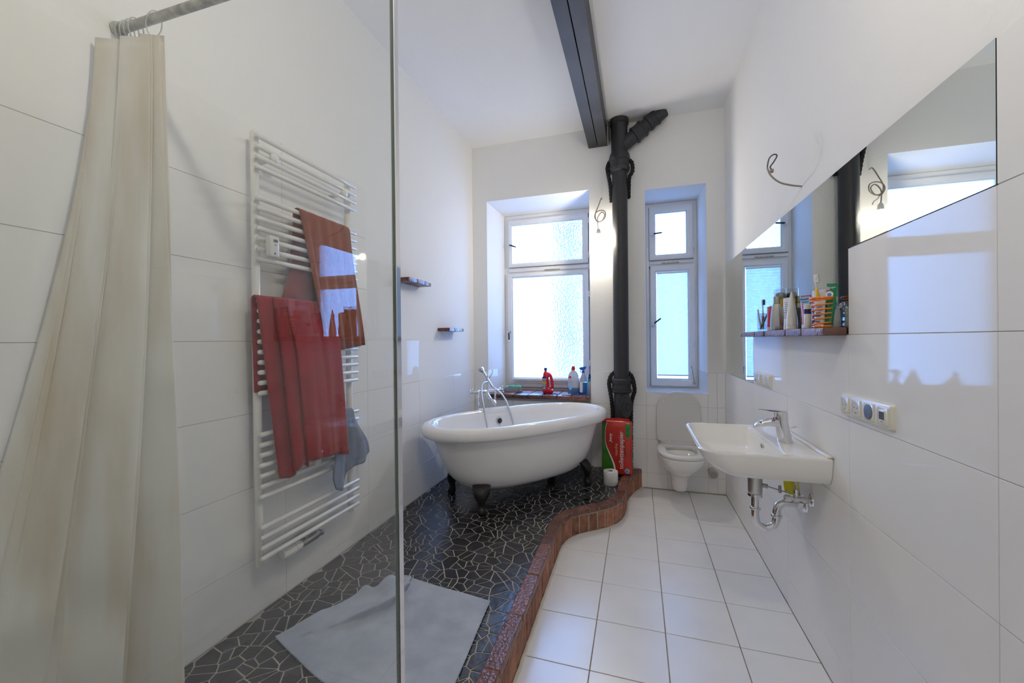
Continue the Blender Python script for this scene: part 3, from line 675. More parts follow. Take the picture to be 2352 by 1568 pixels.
cloth('sheet', curtm, cur, curt, 120, 60, .0012)
ringm = clear_glass('clear plastic ring', (.86, .87, .84), 2.0, haze=.35)
for x_ in (-1.585, -1.565, -1.545, -1.523, -1.44):
    zc = lerp(2.372, 2.352, (x_ - XL) / 1.0) - .016
    pts = [(x_ + .012 * math.sin(t_) * (x_ > -1.5), .878 + .021 * math.cos(t_), zc + .036 * math.sin(t_)) for t_ in [2 * math.pi * k / 20 for k in range(20)]]
    MB().tube(pts, .0022, 6, closed=True).build('ring', ringm, cur)

# ------------------------------------------------------------------ towel radiator
rad = thing('towel_radiator', 'tall white ladder towel radiator on the left wall behind the glass', 'radiator', (-1.54, 1.6, .38))
PX, BX = -1.548, -1.512
BZs = [2.217, 2.173, 2.129, 2.086, 1.956, 1.914, 1.871, 1.829, 1.786, 1.742, 1.700, 1.526, 1.483, 1.440, 1.396, 1.353, 1.310, 1.266, 1.224, 1.180, 1.137, .962, .918, .875, .831, .787, .743, .699, .570, .527, .483, .440]
for y in (1.312, 1.885):
    MB().lathe([(.010, .395), (.0165, .397), (.0165, 2.238), (.013, 2.245), (.004, 2.249)], 20, T(PX, y, 0)).build('post', radw, rad)
bar = MB().tube([(0, 1.288, 0), (0, 1.290, 0), (0, 1.297, 0), (0, 1.903, 0), (0, 1.910, 0), (0, 1.912, 0)], [.004, .008, .0105, .0105, .008, .004], 14).mesh('bar'); bar.materials.append(radw)
for z in BZs: link('bar', bar, rad, (BX, 0, z))
for y, z in ((1.375, 2.155), (1.815, 2.155), (1.60, .76)):
    b = MB().tube([(XL, y, z - .01), (PX + .02, y, z - .005)], .011, 12); b.lathe([(.020, 0), (.022, .006), (.020, .016), (.006, .02)], 18, axes((BX - .004, y, z), (0, 1, 0), (0, 0, 1), (1, 0, 0))); b.build('bracket', radw, rad, bevel=.001, bseg=1)
hm = MB().box(-1.497, -1.468, 1.312, 1.362, 1.712, 1.802).build('heat_meter', plastw, rad, bevel=.008, bseg=3)
MB().box(-1.4685, -1.4672, 1.330, 1.350, 1.775, 1.787).build('display', mat('lcd grey', (.13, .15, .14), .2), hm)
for dy in (0, .007): MB().box(-1.4685, -1.4672, 1.336 + dy, 1.339 + dy, 1.762, 1.766).build('button', darkm, hm)
MB().lathe([(.004, 0), (.004, .0015)], 12, axes((-1.4683, 1.336, 1.727), (0, 1, 0), (0, 0, 1), (1, 0, 0))).build('logo_dot', mat('navy print', (.03, .05, .2), .4), hm)
vb = MB(); vx = -1.545
vb.tube([(vx, 1.56, .43), (vx, 1.56, .385)], .012, 12).tube([(vx, 1.61, .43), (vx, 1.61, .385)], .012, 12).tube([(vx, 1.53, .385), (vx, 1.545, .385), (vx, 1.625, .385), (vx, 1.65, .385)], [.013, .019, .019, .013], 14).tube([(vx, 1.65, .385), (vx, 1.665, .385)], .017, 8).tube([(XL, 1.585, .385), (vx, 1.585, .385)], .012, 12)
va = vb.build('valve_block', nickel, rad)
MB().tube([(vx, 1.53, .385), (vx, 1.52, .385), (vx - .0, 1.515, .385), (vx, 1.49, .385), (vx, 1.488, .385), (vx, 1.43, .385), (vx, 1.424, .385)], [.017, .019, .026, .026, .0235, .021, .017], 20).build('thermostat_head', plastw, va)
for k in range(14):
    t = 2 * math.pi * k / 14; c, s_ = math.cos(t), math.sin(t)
    MB().tube([(vx + .0225 * c, 1.486, .385 + .0225 * s_), (vx + .0208 * c, 1.434, .385 + .0208 * s_)], .0022, 5).build('grip_rib', plastw, va)

# towels on the radiator -------------------------------------------------------------
def drape(nm, label, m, barz, front, back, nu=48, nv=44, thick=.008, cat='towel'):
    """front(u,t)->(y,z,dx) for t 0..1 down the room side, back(u,t) the same behind the bar"""
    th = thing(nm, label, cat, (BX, front(.5, 0)[0], front(.5, 1)[1]))
    def fn(u, v):
        if v < .56:
            t = 1 - v / .56; y, z, dx = front(u, t); return (BX + .018 + dx, y, z)
        if v < .66:
            a = (v - .56) / .10 * math.pi; y0, z0, d0 = front(u, 0); y1, z1, d1 = back(u, 0)
            y = lerp(y0, y1, a / math.pi); return (BX + .018 * math.cos(a) + lerp(d0, d1, a / math.pi), y, barz + .018 * math.sin(a))
        t = (v - .66) / .34; y, z, dx = back(u, t); return (BX - .018 + dx, y, z)
    return th, cloth('fabric', m, th, fn, nu, nv, thick)
def red_f(u, t):
    f = interp([0, .17, .20, .36, .39, 1], [0, .21, .165, .36, .315, 1], u)
    y = lerp(lerp(1.272, 1.352, t), lerp(1.70, 1.752, t), f)
    zb = interp([0, .12, .17, .20, .30, .36, .39, .5, .80, 1], [.765, .745, .75, .775, .80, .768, .805, .80, .785, .762], u)
    step = interp([0, .15, .17, .20, .34, .36, .39, .6, 1], [0, .004, .008, .024, .024, .028, .044, .038, .028], u)
    z = lerp(1.527, zb, t); dx = step * (.25 + .75 * smooth(t * 3)) + .007 * math.sin(u * 26 + 1.5 * t) * t + .012 * t
    dx += .010 * math.exp(-((u - .63) / .05) ** 2) * t - .006 * math.exp(-((u - .74) / .04) ** 2)
    return y, z, dx
def red_b(u, t): return lerp(1.275, 1.70, u) + .01 * t, lerp(1.527, 1.14, t), -.002 * math.sin(9 * u) * t
tw, fo = drape('bath_towel', 'large red bath towel hanging folded on the radiator', redt, 1.527, red_f, red_b, 90, 60)
def ora_f(u, t):
    y = lerp(lerp(1.498, 1.625, t), lerp(1.838, 1.925, smooth(t) * .55 + t * .45), u)
    zb = interp([0, .1, .18, .3, 1], [1.335, 1.318, 1.298, 1.305, 1.330], u)
    dx = .010 * math.sin(u * 30 + t * 2) * (.3 + t) * .6 + .020 * t + .014 * (u < .14) * t * math.sin(u / .14 * math.pi)
    return y, lerp(1.957, zb, t), dx
def ora_b(u, t):
    y = lerp(lerp(1.498, 1.43, smooth(t) * .5 + .5 * smooth((t - .7) * 3.3)), 1.80, u)
    zb = lerp(1.535, 1.52, u) + .012 * math.sin(u * 14)
    return y, lerp(1.957, zb, t), -.004 + .014 * smooth((t - .8) * 5) * math.sin(u * 9)
drape('hand_towel', 'rust orange hand towel hanging above the red bath towel', orat, 1.957, ora_f, ora_b, 64, 56, .006)
def blu_f(u, t):
    y = lerp(lerp(1.735, 1.655, smooth(t)), lerp(1.850, 1.955, smooth(t * 1.15)), u)
    zb = interp([0, .08, .2, .32, .42, .5, .75, 1], [.66, .60, .580, .60, .66, .672, .678, .72], u)
    z = lerp(.965, zb, t); dx = .012 * math.sin(u * 9 + 1.0) * smooth(t * 2) + .005 * math.sin(u * 23 + 3 * t) * t + .022 * t
    return y, z, dx
def blu_b(u, t): return lerp(1.74, 1.85, u) + .02 * t * (u - .5), lerp(.965, .86, t), 0.0
drape('face_cloth', 'small blue grey cloth crumpled on the radiator below the red towel', blut, .965, blu_f, blu_b, 44, 40, .008, 'cloth')

# ------------------------------------------------------------------ bathtub
TC, TA = Vector((-.89, 3.11, 0)), R(51)
tub = thing('bathtub', 'white freestanding roll top bathtub on black claw feet', 'bathtub', (TC.x, TC.y, PT))
Mt = T(TC.x, TC.y, 0) @ RZ(TA)
prof = [(.275, .40, .16), (.278, .47, .20), (.29, .53, .235), (.32, .575, .262), (.37, .62, .282), (.44, .66, .298), (.52, .69, .31), (.60, .72, .322), (.668, .742, .332), (.672, .757, .345), (.668, .79, .375), (.673, .808, .387), (.690, .820, .3945), (.712, .825, .397), (.735, .820, .392), (.750, .808, .38), (.758, .79, .365), (.760, .772, .348), (.757, .756, .335), (.742, .742, .322), (.70, .728, .312), (.60, .700, .300), (.48, .655, .275), (.40, .60, .235), (.365, .52, .18), (.352, .40, .11), (.35, .2, .05)]
rings = [[(x, y, z) for x, y in sell(l, w_, 2.45, 96)] for z, l, w_ in prof]
MB().loft(rings, M=Mt).build('shell', enamel, tub, ang=60)
# flat tap ledge on the wall side of the rim
MB().prism(rrect(-.20, .09, .315, .392, .03), .715, .7665, Mt).build('tap_ledge', enamel, tub, bevel=.012, bseg=3)
Mo = Mt @ axes((-.03, .3035, .655), (1, 0, 0), (0, 0, 1), (0, -1, .06))
MB().lathe([(.034, -.008), (.034, .0), (.031, .005), (.024, .006), (.022, .003)], 24, Mo).build('overflow_ring', brushed, tub)
ov = MB()
for k in range(6):
    t = k * math.pi / 3; ov.lathe([(.005, .003), (.005, .0045)], 8, Mo @ T(.012 * math.cos(t), .012 * math.sin(t), 0))
MB().lathe([(.022, .0), (.022, .0035)], 20, Mo).build('overflow_grille', darkm, tub)
MB().tube(spline([Mt @ Vector((-.03, .292, .63)), Mt @ Vector((-.028, .285, .56)), Mt @ Vector((-.02, .265, .48)), Mt @ Vector((0, .2, .40))], 6), .0022, 6).build('plug_chain', chrome, tub)
def claw(u, v_):
    out = Vector((math.copysign(.45, u), math.copysign(.9, v_), 0)).normalized()
    base = Vector((u, v_, 0)); rg = []
    for z, off, rw, rd in ((.345, .000, .062, .030), (.315, .018, .060, .036), (.285, .030, .050, .034), (.258, .034, .036, .028), (.235, .030, .026, .023), (.214, .026, .022, .021), (.198, .028, .027, .026), (.180, .034, .032, .033), (.166, .036, .030, .031), (PT + .0005, .034, .024, .025)):
        c = base + out * off; side = Vector((-out.y, out.x, 0)); ring = []
        for k in range(16):
            t = 2 * math.pi * k / 16; rib = 1 + .08 * math.cos(5 * t) * (z > .25); p = c + side * rw * rib * math.cos(t) + out * rd * rib * math.sin(t); ring.append((p.x, p.y, z))
        rg.append(ring)
    MB().loft(rg, M=Mt).build('claw_foot', clawm, tub, ang=70)
for u, v_ in ((-.50, -.205), (-.50, .205), (.47, -.205), (.47, .205)): claw(u, v_)

# bath tap -----------------------------------------------------------------------------
tap = thing('bath_tap', 'chrome floor standing bath mixer with cradle handset behind the tub', 'tap', (-1.2, 3.36, PT))
# local frame: x along the tub, y away from the tub, standing on the platform
def tp(u, v_, z): return Mt @ Vector((u, v_, z))
UA, UB, VV = -.16, .01, .435
b = MB()
for u in (UA, UB): b.tube([tp(u, VV, PT), tp(u, VV, .895)], .0085, 10); b.lathe([(.022, 0), (.022, .006), (.012, .012)], 16, Mt @ T(u, VV, PT)); b.lathe([(.013, 0), (.015, .006), (.015, .02), (.010, .026)], 14, Mt @ T(u, VV, .875))
b.build('standpipe', chrome, tap)
MB().tube([tp(UA - .05, VV, .90), tp(UA - .045, VV, .90), tp(UA - .01, VV, .90), tp(UA, VV, .90), tp(UA + .02, VV, .90), tp(UB - .02, VV, .90), tp(UB, VV, .90), tp(UB + .01, VV, .90), tp(UB + .045, VV, .90), tp(UB + .05, VV, .90)], [.009, .011, .013, .019, .014, .014, .019, .013, .011, .009], 14).build('mixer_body', chrome, tap)
for u, sg in ((UA - .055, -1), (UB + .055, 1)):
    h = MB()
    for k in range(4):
        t = k * math.pi / 2 + .4; h.tube([tp(u + sg * .012, VV, .90), tp(u + sg * .012, VV + .032 * math.cos(t), .90 + .032 * math.sin(t))], [.005, .0045], 8); h.ball(tp(u + sg * .012, VV + .034 * math.cos(t), .90 + .034 * math.sin(t)), .0075, 10, 6)
    h.tube([tp(u, VV, .90), tp(u + sg * .028, VV, .90)], [.011, .008], 12); h.build('cross_handle', chrome, tap)
UM = (UA + UB) / 2
MB().tube(spline([tp(UM, VV, .895), tp(UM, VV - .02, .868), tp(UM, VV - .06, .84), tp(UM, VV - .11, .825), tp(UM, VV - .135, .805)], 6), [.015] * 13 + [.0145, .014, .0135, .013, .014, .016, .0165, .0165, .0165, .016, .016, .015][:12], 14).build('spout', chrome, tap)
MB().tube([tp(UM, VV, .90), tp(UM, VV, .93), tp(UM, VV, .95), tp(UM, VV, 1.00)], [.014, .011, .009, .009], 12).build('riser', chrome, tap)
MB().tube(spline([tp(UM - .035, VV - .05, 1.075), tp(UM - .01, VV - .03, 1.035), tp(UM, VV, 1.005), tp(UM + .035, VV + .02, 1.015), tp(UM + .075, VV + .035, 1.05), tp(UM + .083, VV + .04, 1.085)], 6), .0055, 8).build('cradle', chrome, tap)
hs = MB().tube([tp(UM - .075, VV - .045, 1.095), tp(UM - .04, VV - .03, 1.06), tp(UM, VV, 1.02), tp(UM + .05, VV + .02, .96), tp(UM + .07, VV + .028, .935)], [.013, .011, .010, .0095, .008], 12)
hsd = (tp(UM - .075, VV - .045, 1.095) - tp(UM - .04, VV - .03, 1.06)).normalized(); fz = Vector((hsd.x * .2, hsd.y * .2 - .75, -.65)).normalized(); fx = fz.orthogonal().normalized()
hs.lathe([(.012, -.022), (.022, -.012), (.027, .004), (.027, .012), (.022, .015)], 20, axes(tp(UM - .085, VV - .055, 1.10), fx, fz.cross(fx), fz)); hs.build('handset', chrome, tap)
hosem = mat('steel shower hose', (.55, .56, .58), .35, metal=.8, bump=.4, bscale=300)
MB().tube(spline([tp(UM, VV - .01, .985), tp(UM - .03, VV - .03, .985), tp(UM - .075, VV - .05, .97), tp(UM - .105, VV - .09, .90), tp(UM - .115, VV - .15, .78), tp(UM - .115, VV - .19, .66), tp(UM - .09, VV - .22, .52), tp(UM, VV - .26, .43), tp(UM + .10, VV - .25, .45), tp(UM + .15, VV - .20, .58), tp(UM + .145, VV - .14, .74), tp(UM + .12, VV - .07, .86), tp(UM + .075, VV + .028, .935)], 10), .0072, 10).build('hose', hosem, tap)
# ------------------------------------------------------------------ toilet
toi = thing('toilet', 'white wall hung toilet with its lid up under the narrow window', 'toilet', (.333, 3.6, .06))
def dring(hw, y0, y1, z, cx=.333, n=2.5, seg=48):
    out = []; yc = lerp(y0, y1, .52)
    for i in range(seg):
        t = 2 * math.pi * i / seg; c, s_ = math.cos(t), math.sin(t)
        ex = n if s_ < 0 else 5.0
        x = hw * math.copysign(abs(c) ** (2 / ex), c); q = math.copysign(abs(s_) ** (2 / ex), s_); y = yc + (q * (yc - y0) if q < 0 else q * (y1 - yc)); out.append((cx + x, y, z))
    return out
lv = [(.055, 3.645, 3.80, .062), (.062, 3.638, 3.81, .068), (.066, 3.625, 3.83, .11), (.070, 3.608, 3.834, .165), (.080, 3.575, 3.834, .20), (.105, 3.515, 3.834, .24), (.138, 3.445, 3.834, .28), (.162, 3.39, 3.834, .32), (.176, 3.352, 3.834, .36), (.181, 3.338, 3.834, .392), (.180, 3.337, 3.834, .400), (.176, 3.342, 3.83, .403), (.140, 3.385, 3.70, .403), (.132, 3.395, 3.69, .39), (.115, 3.42, 3.67, .33), (.085, 3.47, 3.64, .26), (.05, 3.53, 3.61, .22)]
MB().loft([dring(*q) for q in lv]).build('bowl', ceramic, toi, ang=50)
def ringloft(levels, nm, m, closed=True):
    MB().loft([dring(*q) for q in levels], close=True).build(nm, m, toi, ang=50)
ringloft([(.178, 3.345, 3.775, .405), (.183, 3.336, 3.785, .412), (.183, 3.336, 3.785, .425), (.178, 3.342, 3.78, .433), (.150, 3.375, 3.735, .437), (.120, 3.415, 3.69, .434), (.114, 3.422, 3.68, .425), (.116, 3.42, 3.685, .407)], 'seat', seatm)
Ml = axes((.333, 3.80, .445), (1, 0, 0), (0, .03, 1), (0, -1, .03))
lid = rrect(-.178, .178, 0, .435, [.02, .02, .165, .165], 12)
b = MB().loft([[(x * k1, y * k2 + o, z) for x, y in lid] for k1, k2, o, z in ((.985, .985, .004, -.012), (1, 1, 0, -.008), (1, 1, 0, .006), (.985, .985, .004, .012))], M=Ml)
ld = b.build('lid', seatm, toi, ang=50)
for s_ in (-1, 1): MB().lathe([(.012, .011), (.012, .016), (.008, .020), (.003, .021)], 14, Ml @ T(s_ * .118, .345, 0)).build('lid_buffer', plastw, ld)
b = MB()
for s_ in (-1, 1): b.tube([(.333 + s_ * .08, 3.785, .425), (.333 + s_ * .08, 3.785, .455)], .014, 12)
b.box(.333 - .15, .333 + .15, 3.765, 3.815, .43, .448); b.build('hinge', seatm, toi, bevel=.004)
stub = thing('pipe_stub', 'short grey pipe stub on the back wall right of the toilet', 'pipe', (.60, YB, .2))
Ms = axes((.60, YB, .20), (1, 0, 0), (0, 0, 1), (0, -1, 0))
MB().lathe([(.030, 0), (.030, .07), (.036, .072), (.036, .105), (.031, .112)], 22, Ms).build('tube', mat('grey plastic pipe', (.42, .40, .38), .4), stub)
MB().lathe([(.024, .108), (.024, .1135)], 18, Ms).build('end_cap', mat('grey pipe cap', (.34, .32, .30), .5), stub)

# ------------------------------------------------------------------ washbasin with tap and trap
bas = thing('washbasin', 'white wall hung ceramic washbasin on the right wall', 'washbasin', (.5, 2.15, .76))
def br(x0, x1, y0, y1, z, rf, rb_=.008): return rrect(x0, x1, y0, y1, [rf, rb_, rb_, rf], 8, z)
rg = [br(.42, .69, 1.96, 2.34, .760, .05), br(.375, .705, 1.90, 2.40, .763, .07), br(.335, .714, 1.862, 2.438, .775, .09), br(.295, .7145, 1.848, 2.452, .800, .095), br(.265, .7145, 1.841, 2.459, .835, .092), br(.248, .7145, 1.838, 2.462, .866, .085), br(.246, .7145, 1.838, 2.462, .873, .083), br(.250, .7135, 1.841, 2.459, .878, .08), br(.262, .570, 1.853, 2.447, .8785, .07, .035), br(.266, .566, 1.857, 2.443, .8765, .068, .034), br(.274, .560, 1.866, 2.434, .860, .064, .032), br(.290, .553, 1.885, 2.415, .825, .062, .032), br(.318, .545, 1.915, 2.385, .795, .06, .035), br(.370, .530, 1.98, 2.32, .780, .06, .04), br(.44, .52, 2.09, 2.21, .776, .035, .035)]
MB().loft(rg).build('basin', ceramic, bas, ang=50)
MB().box(.695, .7148, 1.845, 2.455, .878, .888).build('splash_ledge', ceramic, bas, bevel=.004, bseg=2)
MB().tube([(.711, 1.835, .886), (.711, 2.462, .886)], .004, 6).build('sealant', caulk, bas)
MB().lathe([(.010, 0), (.010, .002), (.007, .001)], 16, axes((.551, 2.15, .842), (0, 1, 0), (0, 0, 1), (-1, 0, .1))).build('overflow_hole', mat('overflow shadow', (.28, .24, .20), .6), bas)
MB().lathe([(.021, .776), (.021, .780), (.006, .783)], 20, T(.48, 2.15, 0)).build('drain_plug', chrome, bas)
fau = thing('basin_mixer', 'chrome single lever mixer tap on the washbasin', 'tap', (.628, 2.10, .878))
def lr(cx, cz, a_, w_, tilt): return [(cx + a_ * math.cos(t), 2.10 + w_ * math.sin(t), cz + a_ * math.cos(t) * tilt) for t in [2 * math.pi * k / 20 for k in range(20)]]
MB().loft([lr(.632, .8785, .031, .030, 0), lr(.630, .885, .030, .029, 0), lr(.620, .95, .027, .027, -.12), lr(.616, .985, .026, .026, -.15)]).build('body', chrome, fau, ang=60)
sp = []
for x_, z_, hw, hh in ((.625, .953, .022, .024), (.60, .963, .022, .021), (.57, .964, .021, .018), (.54, .957, .020, .0155), (.518, .949, .018, .012), (.508, .942, .014, .008)):
    sp.append([(x_ + .3 * hh * math.sin(t) * 0, 2.10 + hw * math.cos(t), z_ + hh * math.sin(t)) for t in [2 * math.pi * k / 20 for k in range(20)]])
MB().loft(sp).build('spout', chrome, fau, ang=60)
MB().loft([lr(.618, .985, .027, .026, -.1), lr(.616, 1.004, .027, .026, -.1), lr(.616, 1.013, .024, .023, -.1)]).build('cartridge_cap', chrome, fau, ang=60)
lv2 = []
for x_, z_, hw, hh in ((.636, 1.009, .021, .009), (.60, 1.013, .021, .0075), (.565, 1.016, .017, .005), (.528, 1.019, .012, .003)):
    lv2.append([(x_, 2.10 + hw * math.cos(t), z_ + hh * math.sin(t)) for t in [2 * math.pi * k / 16 for k in range(16)]])
MB().loft(lv2).build('lever', chrome, fau, ang=60)
MB().lathe([(.006, 0), (.006, .004), (.003, .005)], 12, axes((.588, 2.093, .982), (0, 1, 0), (0, 0, 1), (-1, 0, 0))).build('temperature_mark', mat('red dot', (.5, .03, .03), .3), fau)
MB().tube([(.655, 2.10, .94), (.672, 2.10, .948), (.682, 2.10, .946)], [.003, .005, .002], 8).build('waste_knob', chrome, fau)
# waste and trap
trap = thing('sink_trap', 'chrome waste pipe and trap under the washbasin', 'waste pipe', (.52, 2.13, .46))
tx, ty = .518, 2.13
MB().lathe([(.029, .628), (.030, .632), (.030, .762)], 24, T(tx, ty, 0)).build('waste_cup', brushed, trap)
MB().lathe([(.020, .610), (.031, .612), (.031, .624), (.026, .628)], 24, T(tx, ty, 0)).build('lock_ring', chrome, trap)
MB().tube(spline([(tx, ty, .70), (tx, ty, .60), (tx, ty, .52), (tx + .010, ty, .485), (tx + .042, ty, .468), (tx + .075, ty, .483), (tx + .086, ty, .515), (tx + .087, ty, .545), (tx + .094, ty, .575), (tx + .115, ty, .590), (tx + .14, ty, .592), (XR, ty, .592)], 8), .0165, 18).build('trap_tube', chrome, trap)
for z, x_ in ((.555, tx), (.528, tx + .0865)): MB().lathe([(.018, -.006), (.0225, -.005), (.024, 0), (.0225, .005), (.018, .006)], 22, T(x_, ty, z)).build('slip_nut', chrome, trap)
MB().lathe([(.038, 0), (.036, .006), (.024, .012), (.022, .03), (.018, .031)], 28, axes((XR, ty, .592), (0, 1, 0), (0, 0, 1), (-1, 0, 0))).build('wall_rosette', chrome, trap)
MB().tube([(tx + .02, ty, .664), (tx + .05, ty, .660)], .010, 12).build('popup_socket', nickel, trap)
MB().tube([(tx + .045, ty, .661), (tx + .165, ty - .02, .634)], .003, 8).build('popup_rod', nickel, trap)
MB().box(tx + .092, tx + .102, ty - .018, ty - .004, .638, .672).build('rod_clip', nickel, trap, bevel=.002)
vlv = thing('angle_valve', 'chrome angle valve on the wall under the washbasin', 'valve', (XR, 2.05, .64))
Mv = axes((XR, 2.055, .640), (0, 1, 0), (0, 0, 1), (-1, 0, 0))
MB().lathe([(.030, 0), (.028, .006), (.016, .010), (.009, .012), (.009, .055)], 22, Mv).build('rosette', chrome, vlv)
MB().lathe([(.011, .045), (.014, .047), (.014, .066), (.010, .068)], 12, Mv).build('valve_body', chrome, vlv)
MB().lathe([(.008, .066), (.008, .075), (.014, .078), (.015, .098), (.012, .102)], 10, Mv).build('turn_knob', chrome, vlv)
MB().tube([(XR - .056, 2.055, .640), (XR - .056, 2.055, .663), (XR - .056, 2.055, .664), (XR - .056, 2.055, .682), (XR - .056, 2.055, .683), (XR - .056, 2.06, .765)], [.008, .008, .012, .012, .006, .006], 10).build('supply_tube', chrome, vlv)
def yel(u, v_): return (lerp(.622, .680, u) , 2.10 + .01 * math.sin(u * 5) - .02 * v_, lerp(.71, .645, v_) + .012 * (1 - u) * v_ + .004 * math.sin(u * 9))
tg = thing('yellow_tag', 'crumpled yellow paper tag hanging under the washbasin', 'tag', (.63, 2.1, .71)); cloth('paper', mat('yellow paper', (.85, .78, .06), .6), tg, yel, 10, 8, .001)

# ------------------------------------------------------------------ mirror, brick shelf, switch plates
mir = thing('mirror', 'large stepped wall mirror set into the tiles above the washbasin', 'mirror', (XR, 2.4, 1.05))
mp = [(1.1012, 1.6630), (1.7195, 1.6645), (1.7195, 1.3595), (2.9545, 1.3595), (2.9545, 1.0545), (3.803, 1.0545), (3.803, 1.9665), (1.1012, 1.9665)]
MY = axes((0, 0, 0), (0, 1, 0), (0, 0, 1), (1, 0, 0))
MB().prism(mp, XR - .0005, XR + .0055, MY).build('edge', mirredge, mir, smooth=False)
v = [(XR - .0008, y, z) for y, z in mp]; me = bpy.data.meshes.new('mirror_face'); me.from_pydata(v, [], [tuple(range(8))]); me.materials.append(mirrorm); link('mirror_face', me, mir)
shf = thing('brick_shelf', 'narrow sealed brick shelf in front of the mirror crowded with toiletries', 'shelf', (.68, 2.3, 1.352))
y = 1.724; k = 0; rb = random.Random(5); SH = 1.384
while y < 2.94:
    e = min(2.955, y + (.165 if k else .20) * rb.uniform(.9, 1.12))
    MB().box(.637 + rb.uniform(-.004, .004), XR - .001, y + .003, e - .003, 1.354, SH + rb.uniform(-.0015, .0005)).build('brick', mat('violet sealed brick', (.16, .075, .085), .45, col2=(.22, .12, .07), vscale=22, island=.3, bump=.7, bscale=60), shf, bevel=.005); y = e; k += 1
MB().box(.644, XR - .002, 1.735, 2.94, 1.356, 1.381).build('mortar_bed', mat('tan mortar', (.34, .24, .15), .9, bump=.4), shf, smooth=False)
grouph = 'red brick wall shelves on the left wall'
for y0, y1, z0, lab in ((2.435, 2.775, 1.765, 'small empty brick shelf high on the left wall, next to the glass'), (3.055, 3.37, 1.430, 'small empty brick shelf lower on the left wall, beyond the bathtub rim')):
    s2 = thing('wall_shelf', lab, 'shelf', (-1.55, (y0 + y1) / 2, z0), grouph)
    n = 3; d = (y1 - y0) / n
    for k in range(n):
        yy0, yy1 = y0 + d * k, y0 + d * (k + 1)
        dp = .105 if k < n - 1 else .09
        MB().prism([(XL - TK, yy0 + .002), (XL + .105, yy0 + .002), (XL + dp, yy1 - .002), (XL - TK, yy1 - .002)], z0, z0 + .028).build('brick', brickt, s2, bevel=.004)
    MB().box(XL - TK, XL + .095, y0 + .004, y1 - .006, z0 + .002, z0 + .025).build('mortar_bed', mortar, s2, smooth=False)
def gang(label, y0, z0, kinds):
    """four-gang plate on the right wall; inserts run away from the camera side first"""
    g = thing('switch_plate', label, 'switch plate', (XR, y0 + .155, z0), 'four gang cream switch plates by the washbasin')
    MB().loft([[(x, y, z) for y, z in rrect(y0 + i, y0 + .31 - i, z0 + i, z0 + .078 - i, .008, 4)] for x, i in ((XR, 0), (XR - .006, .0005), (XR - .010, .003), (XR - .011, .006))]).build('frame', plastc, g, ang=50)
    for k, kd in enumerate(kinds):
        yc, zc = y0 + .0385 + .0777 * k, z0 + .039; Mi = axes((XR - .0108, yc, zc), (0, -1, 0), (0, 0, 1), (-1, 0, 0))
        ins = MB().loft([[(*p, z) for p in rrect(-.0275 + i, .0275 - i, -.0275 + i, .0275 - i, .004, 3)] for z, i in ((0, 0), (.003, 0), (.004, .001))], M=Mi).build('insert', plastc, g, ang=50)
        if kd == 'socket':
            MB().lathe([(.0205, .0039), (.0205, .0045), (.0195, .0046), (.0193, .0042)], 28, Mi, cap0=False, cap1=False).build('socket_rim', plastc, ins)
            MB().lathe([(.0193, .0041), (.0193, .0043)], 28, Mi).build('socket_well', socketm, ins)
            for s_ in (-1, 1): MB().lathe([(.0024, .0042), (.0024, .0045)], 10, Mi @ T(s_ * .0095, 0, 0)).build('pin_hole', darkm, ins)
            MB().box(-.002, .002, -.0185, -.0145, .0042, .0055, Mi).build('earth_clip', nickel, ins)
        elif kd == 'disc': MB().lathe([(.024, .004), (.024, .0055), (.022, .006)], 30, Mi).build('grey_disc', mat('grey blue rubber', (.11, .13, .18), .5), ins)
        elif kd == 'display':
            MB().box(-.017, .017, -.02, .02, .004, .006, Mi).build('timer_face', plastw, ins, bevel=.001)
            MB().box(-.013, .013, -.010, .014, .006, .0064, Mi).build('screen', mat('lcd screen', (.06, .08, .10), .1), ins); MB().box(-.006, .006, -.017, -.0155, .006, .0063, Mi).build('print_line', darkm, ins)
        elif kd == 'rocker': MB().box(-.024, .024, -.024, .024, .004, .007, Mi).build('rocker', plastw, ins, bevel=.002)
        elif kd == 'blue':
            MB().box(-.024, .024, -.024, .024, .004, .006, Mi).build('timer_face', plastw, ins, bevel=.001); MB().box(-.016, .016, -.008, .018, .006, .0064, Mi).build('screen', mat('pale blue print', (.25, .42, .65), .3), ins); MB().box(-.018, .018, -.018, -.013, .006, .0064, Mi).build('print_line', darkm, ins)
    return g
gang('cream four gang switch plate with a grey disc, nearest the viewer', 1.448, 1.070, ['display', 'disc', 'socket', 'socket'])
gang('cream four gang socket plate below the mirror beyond the washbasin', 2.575, 1.063, ['socket', 'socket', 'rocker', 'blue'])

